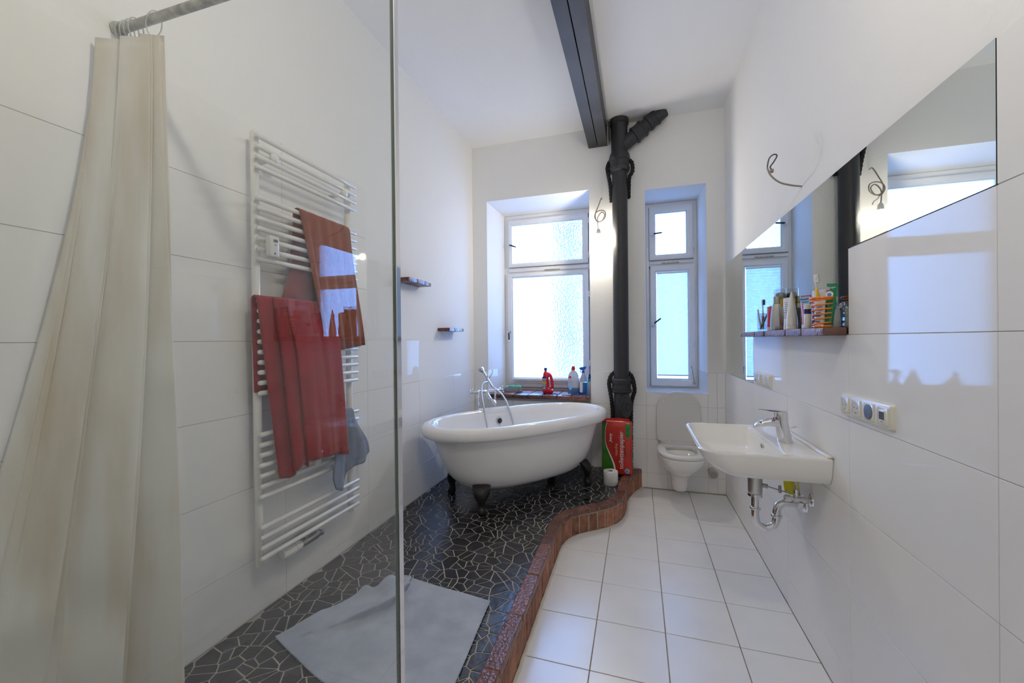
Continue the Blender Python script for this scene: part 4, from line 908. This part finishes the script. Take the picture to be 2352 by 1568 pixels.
# ------------------------------------------------------------------ toiletries on the brick shelf
def rgb(*c): return tuple(((x / 255) / 12.92 if x / 255 <= .04045 else ((x / 255 + .055) / 1.055) ** 2.4) for x in c)
whitep = mat('white tube plastic', (.72, .72, .71), .3); silver = mat('brushed aluminium', (.50, .49, .47), .2, metal=1.0)
orangep = mat('translucent orange plastic', (.85, .20, .01), .25); greenp = mat('green tube plastic', (.01, .22, .09), .25); yellowp = mat('yellow plastic', (.75, .48, .03), .3)
bluep = mat('blue plastic', (.02, .06, .32), .3); redp = mat('red plastic', (.60, .015, .02), .25); navyp = mat('navy plastic', (.015, .02, .10), .3); greycap = mat('grey cap plastic', (.23, .24, .23), .3)
inkm = mat('grey print ink', (.20, .21, .24), .5); whiteink = mat('white print ink', (.85, .85, .85), .5); lblue = mat('light blue print', (.25, .45, .62), .4)
def tube_obj(nm, label, cat, x, y, h, w_, rb_, m, capm, caph=.018, face=R(205), tilt=0.0, cone=False, base_z=SH):
    """squeeze tube standing on its cap: round at the cap, flat crimp at the top (or a nozzle tip)"""
    t_ = thing(nm, label, cat, (x, y, base_z)); M = T(x, y, base_z + .0005) @ RZ(face + R(90)) @ Matrix.Rotation(tilt, 4, 'Y')
    def el(a_, c, z): return [(a_ * math.cos(2 * math.pi * k / 24), c * math.sin(2 * math.pi * k / 24), z) for k in range(24)]
    MB().loft([el(rb_ * .96, rb_ * .96, 0), el(rb_ * .96, rb_ * .96, caph)], M=M).build('cap', capm, t_, bevel=.0015, bseg=1)
    if cone: rg_ = [el(rb_, rb_, caph), el(rb_ * .97, rb_ * .97, caph + .02), el(rb_ * .62, rb_ * .62, caph + (h - caph) * .55), el(rb_ * .22, rb_ * .22, h - .01), el(rb_ * .12, rb_ * .12, h)]
    else: rg_ = [el(lerp(rb_ * .9, w_ / 2, smooth(q)), lerp(rb_ * .9, .0025, q), lerp(caph, h - .012, q)) for q in (0, .15, .3, .5, .7, .85, 1)] + [el(w_ / 2, .002, h)]
    body = MB().loft(rg_, M=M).build('body', m, t_, ang=50)
    return t_, body, M
# drinking glass with brushes
gl = thing('tooth_glass', 'clear drinking glass holding toothbrushes at the far end of the shelf', 'glass', (.672, 2.57, SH))
MB().lathe([(.026, 0), (.028, .004), (.031, .10), (.0295, .10), (.0265, .012), (.005, .010)], 24, T(.672, 2.57, SH + .0005)).build('tumbler', cupglass, gl)
def brush(nm, label, p0, p1, hc, bc, gc, g0=.12, g1=.46):
    t_ = thing(nm, label, 'toothbrush', p0); p0, p1 = Vector(p0), Vector(p1); d = (p1 - p0)
    q = [p0 + d * k for k in (0, .05, .3, .5, .62, .80, .83, .98, 1)]
    MB().tube(q, [.003, .0045, .0052, .0045, .003, .0028, .005, .005, .003], 10).build('handle', hc, t_)
    MB().tube([p0 + d * g0, p0 + d * (g0 + .03), p0 + d * (g1 - .04), p0 + d * g1], [.004, .0064, .006, .004], 10).build('grip', gc, t_)
    n = d.normalized().cross(Vector((0, 0, 1))).normalized(); n = Vector((.7, -.7, 0)) - d.normalized() * d.normalized().dot(Vector((.7, -.7, 0))); n.normalize()
    for k in range(5):
        c = p0 + d * (.845 + .032 * k); MB().tube([c, c + n * .012], .0045, 6).build('bristle_tuft', bc, t_)
brush('toothbrush', 'white toothbrush with red grip and blue bristles in the drinking glass', (.675, 2.585, SH + .012), (.660, 2.535, SH + .175), whitep, bluep, redp)
brush('toothbrush', 'green toothbrush leaning low in the drinking glass', (.660, 2.585, SH + .012), (.690, 2.50, SH + .135), mat('bright green plastic', (.03, .35, .08), .3), whitep, mat('bright green plastic', (.03, .35, .08), .3))
rz = thing('interdental_brush', 'thin white stick standing in the drinking glass', 'brush', (.66, 2.595, SH + .012)); MB().tube([(.665, 2.58, SH + .012), (.655, 2.60, SH + .09), (.654, 2.602, SH + .125)], [.004, .0055, .005], 8).build('stick', whitep, rz)
t_, bd, M = tube_obj('toothpaste_tube', 'narrow red and white toothpaste tube beside the drinking glass', 'tube', .670, 2.452, .128, .034, .014, mat('deep red tube', (.52, .02, .03), .3), whitep, .02)
t_ = thing('deodorant_can', 'deodorant spray with grey and yellow top behind the silver bottle', 'spray can', (.690, 2.345, SH)); M = T(.688, 2.345, SH + .0005)
MB().lathe([(.0235, 0), (.025, .003), (.025, .145), (.0235, .15)], 26, M).build('can', whitep, t_); MB().lathe([(.0252, .12), (.0252, .155), (.024, .157)], 26, M).build('yellow_band', yellowp, t_)
MB().lathe([(.024, .156), (.024, .172), (.020, .186), (.014, .19)], 26, M).build('spray_head', greycap, t_); MB().lathe([(.0258, .150), (.0262, .205), (.0245, .209), (.0235, .205)], 26, M, cap0=False, cap1=False).build('clear_cap', cupglass, t_)
t_ = thing('aluminium_bottle', 'faceted brushed aluminium bottle with a plain cap', 'bottle', (.667, 2.315, SH)); M = T(.664, 2.318, SH + .0005)
MB().lathe([(.022, 0), (.0255, .003), (.0285, .030), (.0268, .055), (.0225, .10), (.019, .122), (.0165, .132), (.0125, .136)], 9, M).build('body', silver, t_, ang=25); MB().lathe([(.0155, .134), (.0155, .166), (.014, .168)], 20, M).build('cap', silver, t_)
t_, bd, M = tube_obj('cream_tube', 'white cream tube with small print standing right of the aluminium bottle', 'tube', .680, 2.215, .152, .050, .017, whitep, whitep, .022)
for k in range(9):
    zz = .055 + .009 * k; yy = lerp(.0153, .0025, (zz - .022) / .118) + .0004
    MB().box(-.012, .012 - .004 * (k % 3), -yy, -yy + .0012, zz, zz + .003, M).build('print_line', inkm, bd)
t_, bd, M = tube_obj('applicator_tube', 'white pointed applicator tube on its cap in the middle of the shelf', 'tube', .664, 2.11, .168, .04, .0225, whitep, whitep, .02, cone=True)
for k in range(6): MB().box(.004, .012, -.0165 + .0010 * k, -.0160 + .0010 * k, .05 + .008 * k, .0515 + .008 * k, M).build('print_line', inkm, bd)
rt = mat('toothpaste red', rgb(190, 30, 35), .25)
t_, bd, M = tube_obj('toothpaste_tube', 'red and light blue toothpaste tube standing on a white cap', 'tube', .676, 1.985, .140, .054, .016, rt, whitep, .018)
KP = axes((0, -.0168, 0), (1, 0, 0), (0, .10, 1), (0, -1, .10))
MB().prism([(-.027, .135), (.027, .135), (.027, .07), (.012, .078), (-.004, .095), (-.018, .115)], .0002, .0008, M @ KP).build('blue_print', lblue, bd)
text('Komplett', .0105, M @ KP @ T(0, .124, .0014), bluep, bd); text('EXTRA FRISCH', .005, M @ KP @ T(.004, .112, .0014), bluep, bd)
text('Colgate', .016, M @ KP @ axes((.010, .055, .0016), (0, 1, 0), (-1, 0, 0), (0, 0, 1)), whiteink, bd)
t_, bd, M = tube_obj('cream_tube', 'white flat cream tube with a dark tick behind the orange holder', 'tube', .690, 1.895, .152, .060, .018, whitep, whitep, .022)
MB().box(-.002, .002, -.004, -.0036, .138, .146, M).build('tick_mark', navyp, bd)
t_ = thing('lip_care_stick', 'round white stick with a navy band beside the orange holder', 'stick', (.655, 1.905, SH)); M = T(.654, 1.903, SH + .0005)
MB().lathe([(.0125, 0), (.0135, .002), (.0135, .056), (.0128, .058)], 20, M).build('body', whitep, t_); MB().lathe([(.0137, .058), (.0137, .077)], 20, M).build('navy_band', navyp, t_); MB().lathe([(.0128, .077), (.0128, .094), (.010, .097)], 20, M).build('cap', whitep, t_)
# orange spiral holder and its contents
CX, CY = .664, 1.790
t_ = thing('spiral_holder', 'orange plastic spiral tumbler holder on the near end of the shelf', 'holder', (CX, CY, SH)); pts = []
for k in range(6 * 28 + 1):
    q = k / (6 * 28); a_ = q * 6 * 2 * math.pi; rr = lerp(.0285, .0385, q); pts.append((CX + rr * math.cos(a_), CY + rr * math.sin(a_), SH + .005 + .103 * q))
MB().tube(pts, .0028, 8).build('coil', orangep, t_)
MB().tube([(CX + .0392 * math.cos(k * math.pi / 18), CY + .0392 * math.sin(k * math.pi / 18), SH + .110) for k in range(36)], .0042, 8, closed=True).build('top_ring', orangep, t_)
MB().tube([(CX + .0285 * math.cos(k * math.pi / 18), CY + .0285 * math.sin(k * math.pi / 18), SH + .0045) for k in range(36)], .004, 8, closed=True).build('base_ring', orangep, t_)
t2 = thing('cream_tube', 'white printed tube standing inside the orange spiral holder', 'tube', (CX, CY, SH)); Mi = T(CX - .008, CY + .004, SH + .001) @ RZ(R(295))
rg_ = [[(lerp(.017, .024, q) * math.cos(2 * math.pi * k / 24), lerp(.015, .004, q) * math.sin(2 * math.pi * k / 24), .10 * q) for k in range(24)] for q in (0, .3, .6, 1)]
bd = MB().loft(rg_, M=Mi).build('body', whitep, t2, ang=50)
for k in range(6): MB().box(-.012 + .005 * (k % 2), .014, -.0163 + .0019 * k, -.0150 + .0019 * k, .02 + .011 * k, .024 + .011 * k, Mi).build('print_line', inkm if k % 2 else bluep, bd)
t3 = thing('toothpaste_tube', 'green toothpaste tube standing upright in the orange spiral holder', 'tube', (CX + .01, CY - .015, SH)); Mg = T(CX + .012, CY - .013, SH + .002) @ RZ(R(300)) @ Matrix.Rotation(R(6), 4, 'Y')
rg_ = [[(lerp(.012, .023, q) * math.cos(2 * math.pi * k / 24), lerp(.012, .002, q) * math.sin(2 * math.pi * k / 24), .160 * q) for k in range(24)] for q in (0, .3, .6, .9, 1)]
bd = MB().loft(rg_, M=Mg).build('body', greenp, t3, ang=50)
text('Original', .0075, Mg @ axes((.004, -.0040, .145), (1, .0, .15), (-.15, 0, 1), (0, -1, 0)), whiteink, bd)
ol = [(.014 * math.cos(t) * (1 + .12 * math.sin(3 * t)), .014 * math.sin(t)) for t in [2 * math.pi * k / 24 for k in range(24)]]
MB().prism(ol, 0, .0006, Mg @ axes((-.002, -.0062, .118), (1, 0, 0), (0, -.06, 1), (0, -1, -.06))).build('white_patch', whiteink, bd); MB().prism([(x * .55, y * .55) for x, y in ol], .0006, .001, Mg @ axes((-.002, -.0062, .118), (1, 0, 0), (0, -.06, 1), (0, -1, -.06))).build('blue_patch', mat('blue print', (.12, .25, .60), .4), bd)
MB().box(-.019, -.005, -.0045, -.0040, .136, .147, Mg).build('pink_patch', mat('pink print', (.70, .35, .42), .4), bd)
brush('toothbrush', 'white toothbrush with yellow handle in the orange spiral holder', (CX - .002, CY + .012, SH + .01), (CX - .012, CY + .035, SH + .205), whitep, whitep, yellowp, .2, .72)
t4 = thing('mouthwash_bottle', 'clear flat bottle half hidden behind the orange holder', 'bottle', (.70, 1.79, SH)); Mm = T(.699, 1.778, SH + .0005) @ Matrix.Diagonal((.85, .8, .62, 1))
MB().loft([[(*p, z) for p in rrect(-.014 * k, .014 * k, -.022 * k, .022 * k, .009 * k, 4)] for z, k in ((0, .93), (.003, 1), (.05, 1), (.10, .92), (.125, .5), (.13, .42), (.15, .42))], M=Mm).build('body', mat('clear lotion bottle', (.55, .60, .62), .15, trans=.5), t4, ang=45)
# ------------------------------------------------------------------ things on the window sill
SZ = .8175
t = thing('descaler_bottle', 'red cleaner bottle with a blue cap and side handle on the brick sill', 'bottle', (-.86, 3.93, SZ))
def flask(M, prof, m, nm, par, k=5, ang=45): return MB().loft([[(*p, z) for p in rrect(x0, x1, -d, d, min(d, (x1 - x0) / 2) * .8, k)] for z, x0, x1, d in prof], M=M).build(nm, m, par, ang=ang)
Mr = T(-.855, 3.93, SZ) @ Matrix.Diagonal((1.15, 1.1, 1.1, 1))
rbm = mat('red bottle plastic', (.62, .012, .025), .22)
bd = flask(Mr, [(0, -.042, .040, .026), (.004, -.045, .043, .029), (.03, -.046, .044, .030), (.05, -.046, .010, .030), (.14, -.045, .006, .030), (.152, -.044, .020, .029), (.175, -.042, .008, .026), (.19, -.036, -.004, .018), (.198, -.031, -.011, .010), (.205, -.031, -.011, .010)], rbm, 'body', t)
MB().tube(spline([(.010, 0, .045), (.034, 0, .055), (.036, 0, .09), (.030, 0, .135), (.015, 0, .168), (-.01, 0, .18)], 6), [.013] * 31, 12, M=Mr).build('grip', rbm, t)
MB().lathe([(.0125, .203), (.0135, .206), (.0135, .228), (.012, .23)], 16, Mr @ T(-.021, 0, 0)).build('cap', mat('blue cap', (.02, .05, .30), .3), t)
Ml_ = Mr @ axes((-.027, -.0306, .0), (1, 0, 0), (0, 0, 1), (0, -1, 0))
for nm_, x0, x1, z0, z1, m_ in (('label_band', -.017, .017, .025, .152, mat('label navy', (.02, .03, .20), .4)), ('label_band', -.016, .017, .118, .134, mat('label pale blue', (.55, .60, .78), .4)), ('label_band', -.017, .017, .085, .112, mat('label yellow', (.75, .42, .04), .4)), ('label_band', -.014, .012, .040, .080, mat('label white', (.75, .75, .80), .4)), ('label_band', -.015, .017, .024, .034, mat('label red', (.60, .05, .06), .4))):
    dz = .0004 if nm_ == 'label_band' and z1 < .15 else 0
    MB().box(x0, x1, z0, z1, dz, dz + .0004, Ml_).build(nm_, m_, bd)
text('rorax', .015, Ml_ @ T(0, .126, .0012), mat('label navy', (.02, .03, .20), .4), bd); text('ROHRFREI', .007, Ml_ @ T(0, .098, .0012), mat('label navy', (.02, .03, .20), .4), bd)
MB().tube([(x, y, .0012) for x, y in ((-.009, .045), (-.009, .065), (0, .074), (.006, .07), (.006, .045))], .003, 6, Ml_).build('pipe_drawing', mat('label navy', (.02, .03, .20), .4), bd)
t = thing('cleaner_bottle', 'translucent white cleaner bottle with a red cap and blue liquid', 'bottle', (-.60, 3.90, SZ)); Mw = T(-.60, 3.905, SZ) @ Matrix.Diagonal((1.2, 1.1, 1.07, 1))
tw_ = mat('translucent white bottle', (.72, .76, .82), .25, trans=.35); liq = mat('blue cleaning liquid', (.10, .25, .55), .15, trans=.3)
bd = flask(Mw, [(.062, -.044, .044, .026), (.14, -.043, .043, .026), (.18, -.038, .038, .025), (.205, -.026, .026, .021), (.215, -.014, .014, .013), (.222, -.012, .012, .011)], tw_, 'body', t)
flask(Mw, [(0, -.041, .041, .024), (.004, -.044, .044, .027), (.062, -.044, .044, .027)], liq, 'liquid', t)
MB().lathe([(.0145, .218), (.0145, .235), (.012, .252), (.0115, .254)], 16, Mw).build('cap', redp, t)
Mq = Mw @ axes((-.020, -.0268, 0), (1, 0, 0), (0, 0, 1), (0, -1, 0))
MB().prism([(.016 * math.cos(a), .09 + .05 * math.sin(a)) for a in [2 * math.pi * k / 20 for k in range(20)]], 0, .0005, Mq).build('label_band', mat('label sky blue', (.35, .50, .78), .4), bd)
MB().prism([(-.003 + .013 * math.cos(a), .128 + .013 * math.sin(a)) for a in [2 * math.pi * k / 16 for k in range(16)]], .0005, .001, Mq).build('label_band', mat('label peach', (.75, .50, .38), .4), bd)
MB().box(-.014, .008, .148, .166, 0, .0006, Mq).build('label_band', mat('label red', (.60, .05, .06), .4), bd)
t = thing('spray_bottle', 'clear trigger spray bottle half full of blue glass cleaner', 'spray bottle', (-.505, 3.93, SZ)); Mz = T(-.508, 3.93, SZ)
bluel = mat('bright blue cleaner', (.01, .22, .62), .1, trans=.35); clp = mat('clear bottle plastic', (.70, .78, .88), .1, trans=.6)
flask(Mz, [(0, -.038, .034, .024), (.004, -.041, .037, .027), (.115, -.037, .036, .026)], bluel, 'liquid', t)
bd = flask(Mz, [(.1152, -.037, .036, .026), (.16, -.028, .030, .023), (.195, -.014, .016, .014), (.215, -.011, .013, .012)], clp, 'body', t)
MB().lathe([(.0145, .208), (.0145, .226), (.011, .229)], 14, Mz @ T(.001, 0, 0)).build('collar', bluep, t)
MB().loft([[(x, y, z) for y, z in rrect(-.009, .009, z0, z1, .004, 3)] for x, z0, z1 in ((-.034, .244, .256), (-.02, .236, .262), (.004, .228, .266), (.020, .240, .270), (.030, .256, .272))], M=Mz).build('trigger_head', mat('blue trigger', (.02, .10, .45), .3), t, ang=50)
MB().tube(spline([(-.018, 0, .240), (-.024, 0, .222), (-.020, 0, .205)], 5), .0035, 8, M=Mz).build('trigger', mat('blue trigger', (.02, .10, .45), .3), t)
MB().prism(rrect(-.030, -.002, .02, .12, .006, 3), 0, .0005, Mz @ axes((0, -.0285, 0), (1, 0, 0), (0, 0, 1), (0, -1, 0))).build('label_band', mat('label white', (.75, .75, .80), .4), bd)
t = thing('detergent_bottle', 'small turquoise capped bottle behind the tile edge of the sill', 'bottle', (-.452, 3.955, SZ)); Md = T(-.452, 3.965, SZ)
MB().lathe([(.020, 0), (.021, .003), (.021, .11), (.017, .125)], 18, Md).build('body', tw_, t); MB().lathe([(.0185, .12), (.0185, .142), (.016, .146)], 18, Md).build('collar', mat('turquoise plastic', (.02, .40, .45), .3), t); MB().lathe([(.0155, .145), (.012, .185), (.005, .195)], 16, Md).build('cap', navyp, t)
t = thing('sponge_tray', 'clear plastic tray with green sponges beside the bath tap', 'tray', (-1.235, 4.0, SZ)); Mp = T(-1.235, 4.0, SZ)
MB().loft([[(*p, z) for p in rrect(-.082 * k, .082 * k, -.055 * k, .055 * k, .015, 4)] for z, k in ((0, .95), (.004, .98), (.045, 1.0), (.047, 1.02), (.05, 1.02), (.047, .97), (.01, .94))], M=Mp).build('tray', mat('clear tray plastic', (.62, .70, .76), .15, trans=.35), t, ang=45)
for x0 in (-.05, .02): MB().box(x0, x0 + .055, -.035, .03, .012, .058, Mp).build('sponge', mat('green sponge', (.02, .45, .20), .8, bump=.6), t, bevel=.006)
t = thing('toothpaste_sachet', 'small blue and white sachet lying on the brick sill', 'sachet', (-.665, 3.86, SZ)); Mk = T(-.66, 3.845, SZ + .001) @ RZ(R(20))
bd = MB().loft([[(*p, z) for p in rrect(-.045, .045, -.020, .020, .005, 3)] for z in (0, .004, .006)], M=Mk).build('packet', whitep, t); MB().box(-.04, -.005, -.018, .018, .006, .0066, Mk).build('blue_print', lblue, bd)
t = thing('razor', 'small dark razor lying on the brick sill beside the red bottle', 'razor', (-.77, 3.83, SZ)); MB().tube([(-.79, 3.83, SZ + .006), (-.75, 3.84, SZ + .006)], [.004, .004], 8).build('handle', darkm, t); MB().box(-.012, .012, -.005, .005, 0, .009, T(-.745, 3.842, SZ)).build('head', nickel, t, bevel=.002)

# ------------------------------------------------------------------ toilet paper
t = thing('toilet_paper_pack', 'red and green plastic pack of toilet paper leaning by the soil pipe', 'pack', (-.185, 3.62, PT))
PM = Matrix.Translation((-.184, 3.602, .1708)) @ RZ(R(-3)) @ Matrix.Rotation(R(-2), 4, 'X')
packr = mat('red plastic film', rgb(196, 45, 28), .22, spec=.6, col2=rgb(176, 34, 24), vscale=9, bump=.35, bscale=14, bdist=.02); packg = mat('green plastic film', rgb(70, 130, 30), .22, spec=.6, col2=rgb(38, 96, 26), vscale=9, bump=.35, bscale=14, bdist=.02)
W0, HH = .128, .462
rgp = []
for z, k, q in ((0, .93, .8), (.012, .985, .95), (.06, 1, 1), (.15, .985, .97), (.23, 1, 1), (.31, .985, .97), (.40, 1.0, 1), (.45, .985, .9), (.462, .93, .75)):
    rgp.append([(x, y, z) for x, y in rrect(-W0 * k, W0 * k, .048 - .045 * q, .048 + .045 * q, .02, 5)])
bd = MB().loft(rgp, M=PM).build('wrapper', packr, t, ang=60)
MB().prism([(-.118, .455), (-.01, .462), (.10, .458), (.112, .478), (.02, .482), (-.09, .476)], -.004, .004, PM @ axes((0, .048, 0), (1, 0, 0), (0, 0, 1), (0, -1, 0))).build('top_seam', packr, bd)
PF = PM @ axes((0, .0022, 0), (1, 0, 0), (0, 0, 1), (0, -1, 0))
edge = [(-.082, .452), (-.094, .40), (-.099, .33), (-.093, .26), (-.070, .19), (-.045, .13), (-.028, .08), (-.020, .03), (-.018, .006)]
es = [(p.x, p.y) for p in spline([(x, y, 0) for x, y in edge], 5)]
MB().prism([(-.123, .006)] + [(-.1245, .1), (-.125, .2), (-.125, .3), (-.124, .448)] + es, 0, .0012, PF).build('green_print', packg, bd, smooth=False)
wd = [.003 + .011 * smooth((.30 - y) / .22) * smooth(y / .03 + .4) for x, y in es]
MB().prism(es + [(x + q, y) for (x, y), q in zip(es[::-1], wd[::-1])], .0006, .0018, PF).build('white_swoosh', whiteink, bd, smooth=False)
lg = mat('bright green print', rgb(30, 150, 70), .3)
MB().box(.078, .112, .325, .440, .0006, .0016, PF).build('green_badge', lg, bd)
def vtext(s_, size, x, y, m_, sh=0): text(s_, size, PF @ axes((x, y, .0026), (0, 1, 0), (-1, 0, 0), (0, 0, 1)), m_, bd, shear=sh)
vtext('toilettenpapier', .054, .040, .215, whiteink); vtext('recycling', .030, -.004, .215, mat('peach print ink', rgb(235, 170, 150), .5)); vtext('Jeeny', .034, -.052, .315, whiteink, .3)
vtext('8 Rollen x 250 Blatt', .014, .070, .22, mat('dull red ink', rgb(120, 40, 30), .5)); vtext('3', .034, .095, .345, darkm); vtext('lagig', .020, .095, .395, mat('dark green ink', rgb(15, 90, 40), .5))
MB().lathe([(.021, 0), (.021, .0012)], 24, PF @ T(.088, .038, .0006)).build('logo_disc', mat('logo pale blue', rgb(160, 190, 220), .4), bd); MB().lathe([(.013, .0012), (.013, .002)], 20, PF @ T(.086, .036, .0006)).build('logo_blue', mat('logo blue', rgb(40, 80, 170), .4), bd)
MB().tube([(.086 + .006 * math.cos(a), .036 + .006 * math.sin(a), .0028) for a in [2 * math.pi * k / 14 for k in range(14)]], .0013, 5, PF, closed=True).build('logo_ring', whiteink, bd)
paper = mat('toilet paper', (.74, .73, .72), .95, bump=.2, bscale=120)
t = thing('toilet_paper_roll', 'single white toilet paper roll standing on the platform by the curb', 'paper roll', (-.215, 3.40, PT))
MB().lathe([(.020, .002), (.056, .002), (.058, .004), (.058, .110), (.056, .112), (.020, .112), (.020, .002)], 36, T(-.222, 3.40, PT - .001), cap0=False, cap1=False).build('paper', paper, t, ang=45)
MB().lathe([(.0195, .004), (.0205, .004), (.0205, .111), (.0185, .111), (.0185, .004)], 24, T(-.222, 3.40, PT - .001), cap0=False, cap1=False).build('core', mat('cardboard', (.36, .32, .27), .9), t)

# ------------------------------------------------------------------ bath mat on the mosaic
t = thing('bath_mat', 'pale grey terry bath mat with a rumpled corner on the dark mosaic', 'bath mat', (-1.0, 1.45, PT))
A, B_, C_, D_ = (-1.405, 1.262), (-1.165, 1.775), (-.655, 1.712), (-.60, 1.06)
def bm_(u, v_):
    x = lerp(lerp(A[0], D_[0], u), lerp(B_[0], C_[0], u), v_); y = lerp(lerp(A[1], D_[1], u), lerp(B_[1], C_[1], u), v_)
    y -= .035 * math.sin(math.pi * u) * (1 - v_); x -= .01 * math.sin(math.pi * v_) * (1 - u)
    z = PT + .007 + .0015 * math.sin(x * 21 + 2) * math.sin(y * 17)
    p = Vector((x, y))
    def ridge(a_, c_, amp, wl, wr_):
        d = Vector(c_) - Vector(a_); q = max(0, min(1, (p - Vector(a_)).dot(d) / d.dot(d))); n = p - Vector(a_) - d * q
        return amp * (.25 + .75 * smooth(q * 1.6)) * math.exp(-(n.length / (wl if d.x * n.y - d.y * n.x > 0 else wr_)) ** 2)
    r1 = ridge((-1.27, 1.34), (-1.115, 1.56), .046, .06, .024) + ridge((-1.115, 1.56), (-1.10, 1.70), .050, .05, .022)
    z += r1; x += r1 * 1.1; y -= r1 * .75
    z += ridge((-1.31, 1.60), (-1.16, 1.62), .030, .03, .03) + ridge((-1.20, 1.76), (-1.15, 1.66), .035, .025, .03) + ridge((-1.345, 1.30), (-1.32, 1.42), .012, .03, .03)
    w2 = math.exp(-(((x + 1.20) / .10) ** 2 + ((y - 1.68) / .09) ** 2)); y += .022 * w2 * math.sin(x * 38); z += .006 * w2 * math.sin(x * 45 + y * 25)
    return (x, y, z)
cloth('terry', matt, t, bm_, 110, 90, .006)
hem = [bm_(u, 0) for u in [k / 40 for k in range(41)]] + [bm_(1, v_) for v_ in [k / 30 for k in range(1, 31)]]
MB().tube([(x, y, z + .001) for x, y, z in hem], .0042, 6).build('hem', matt, t)
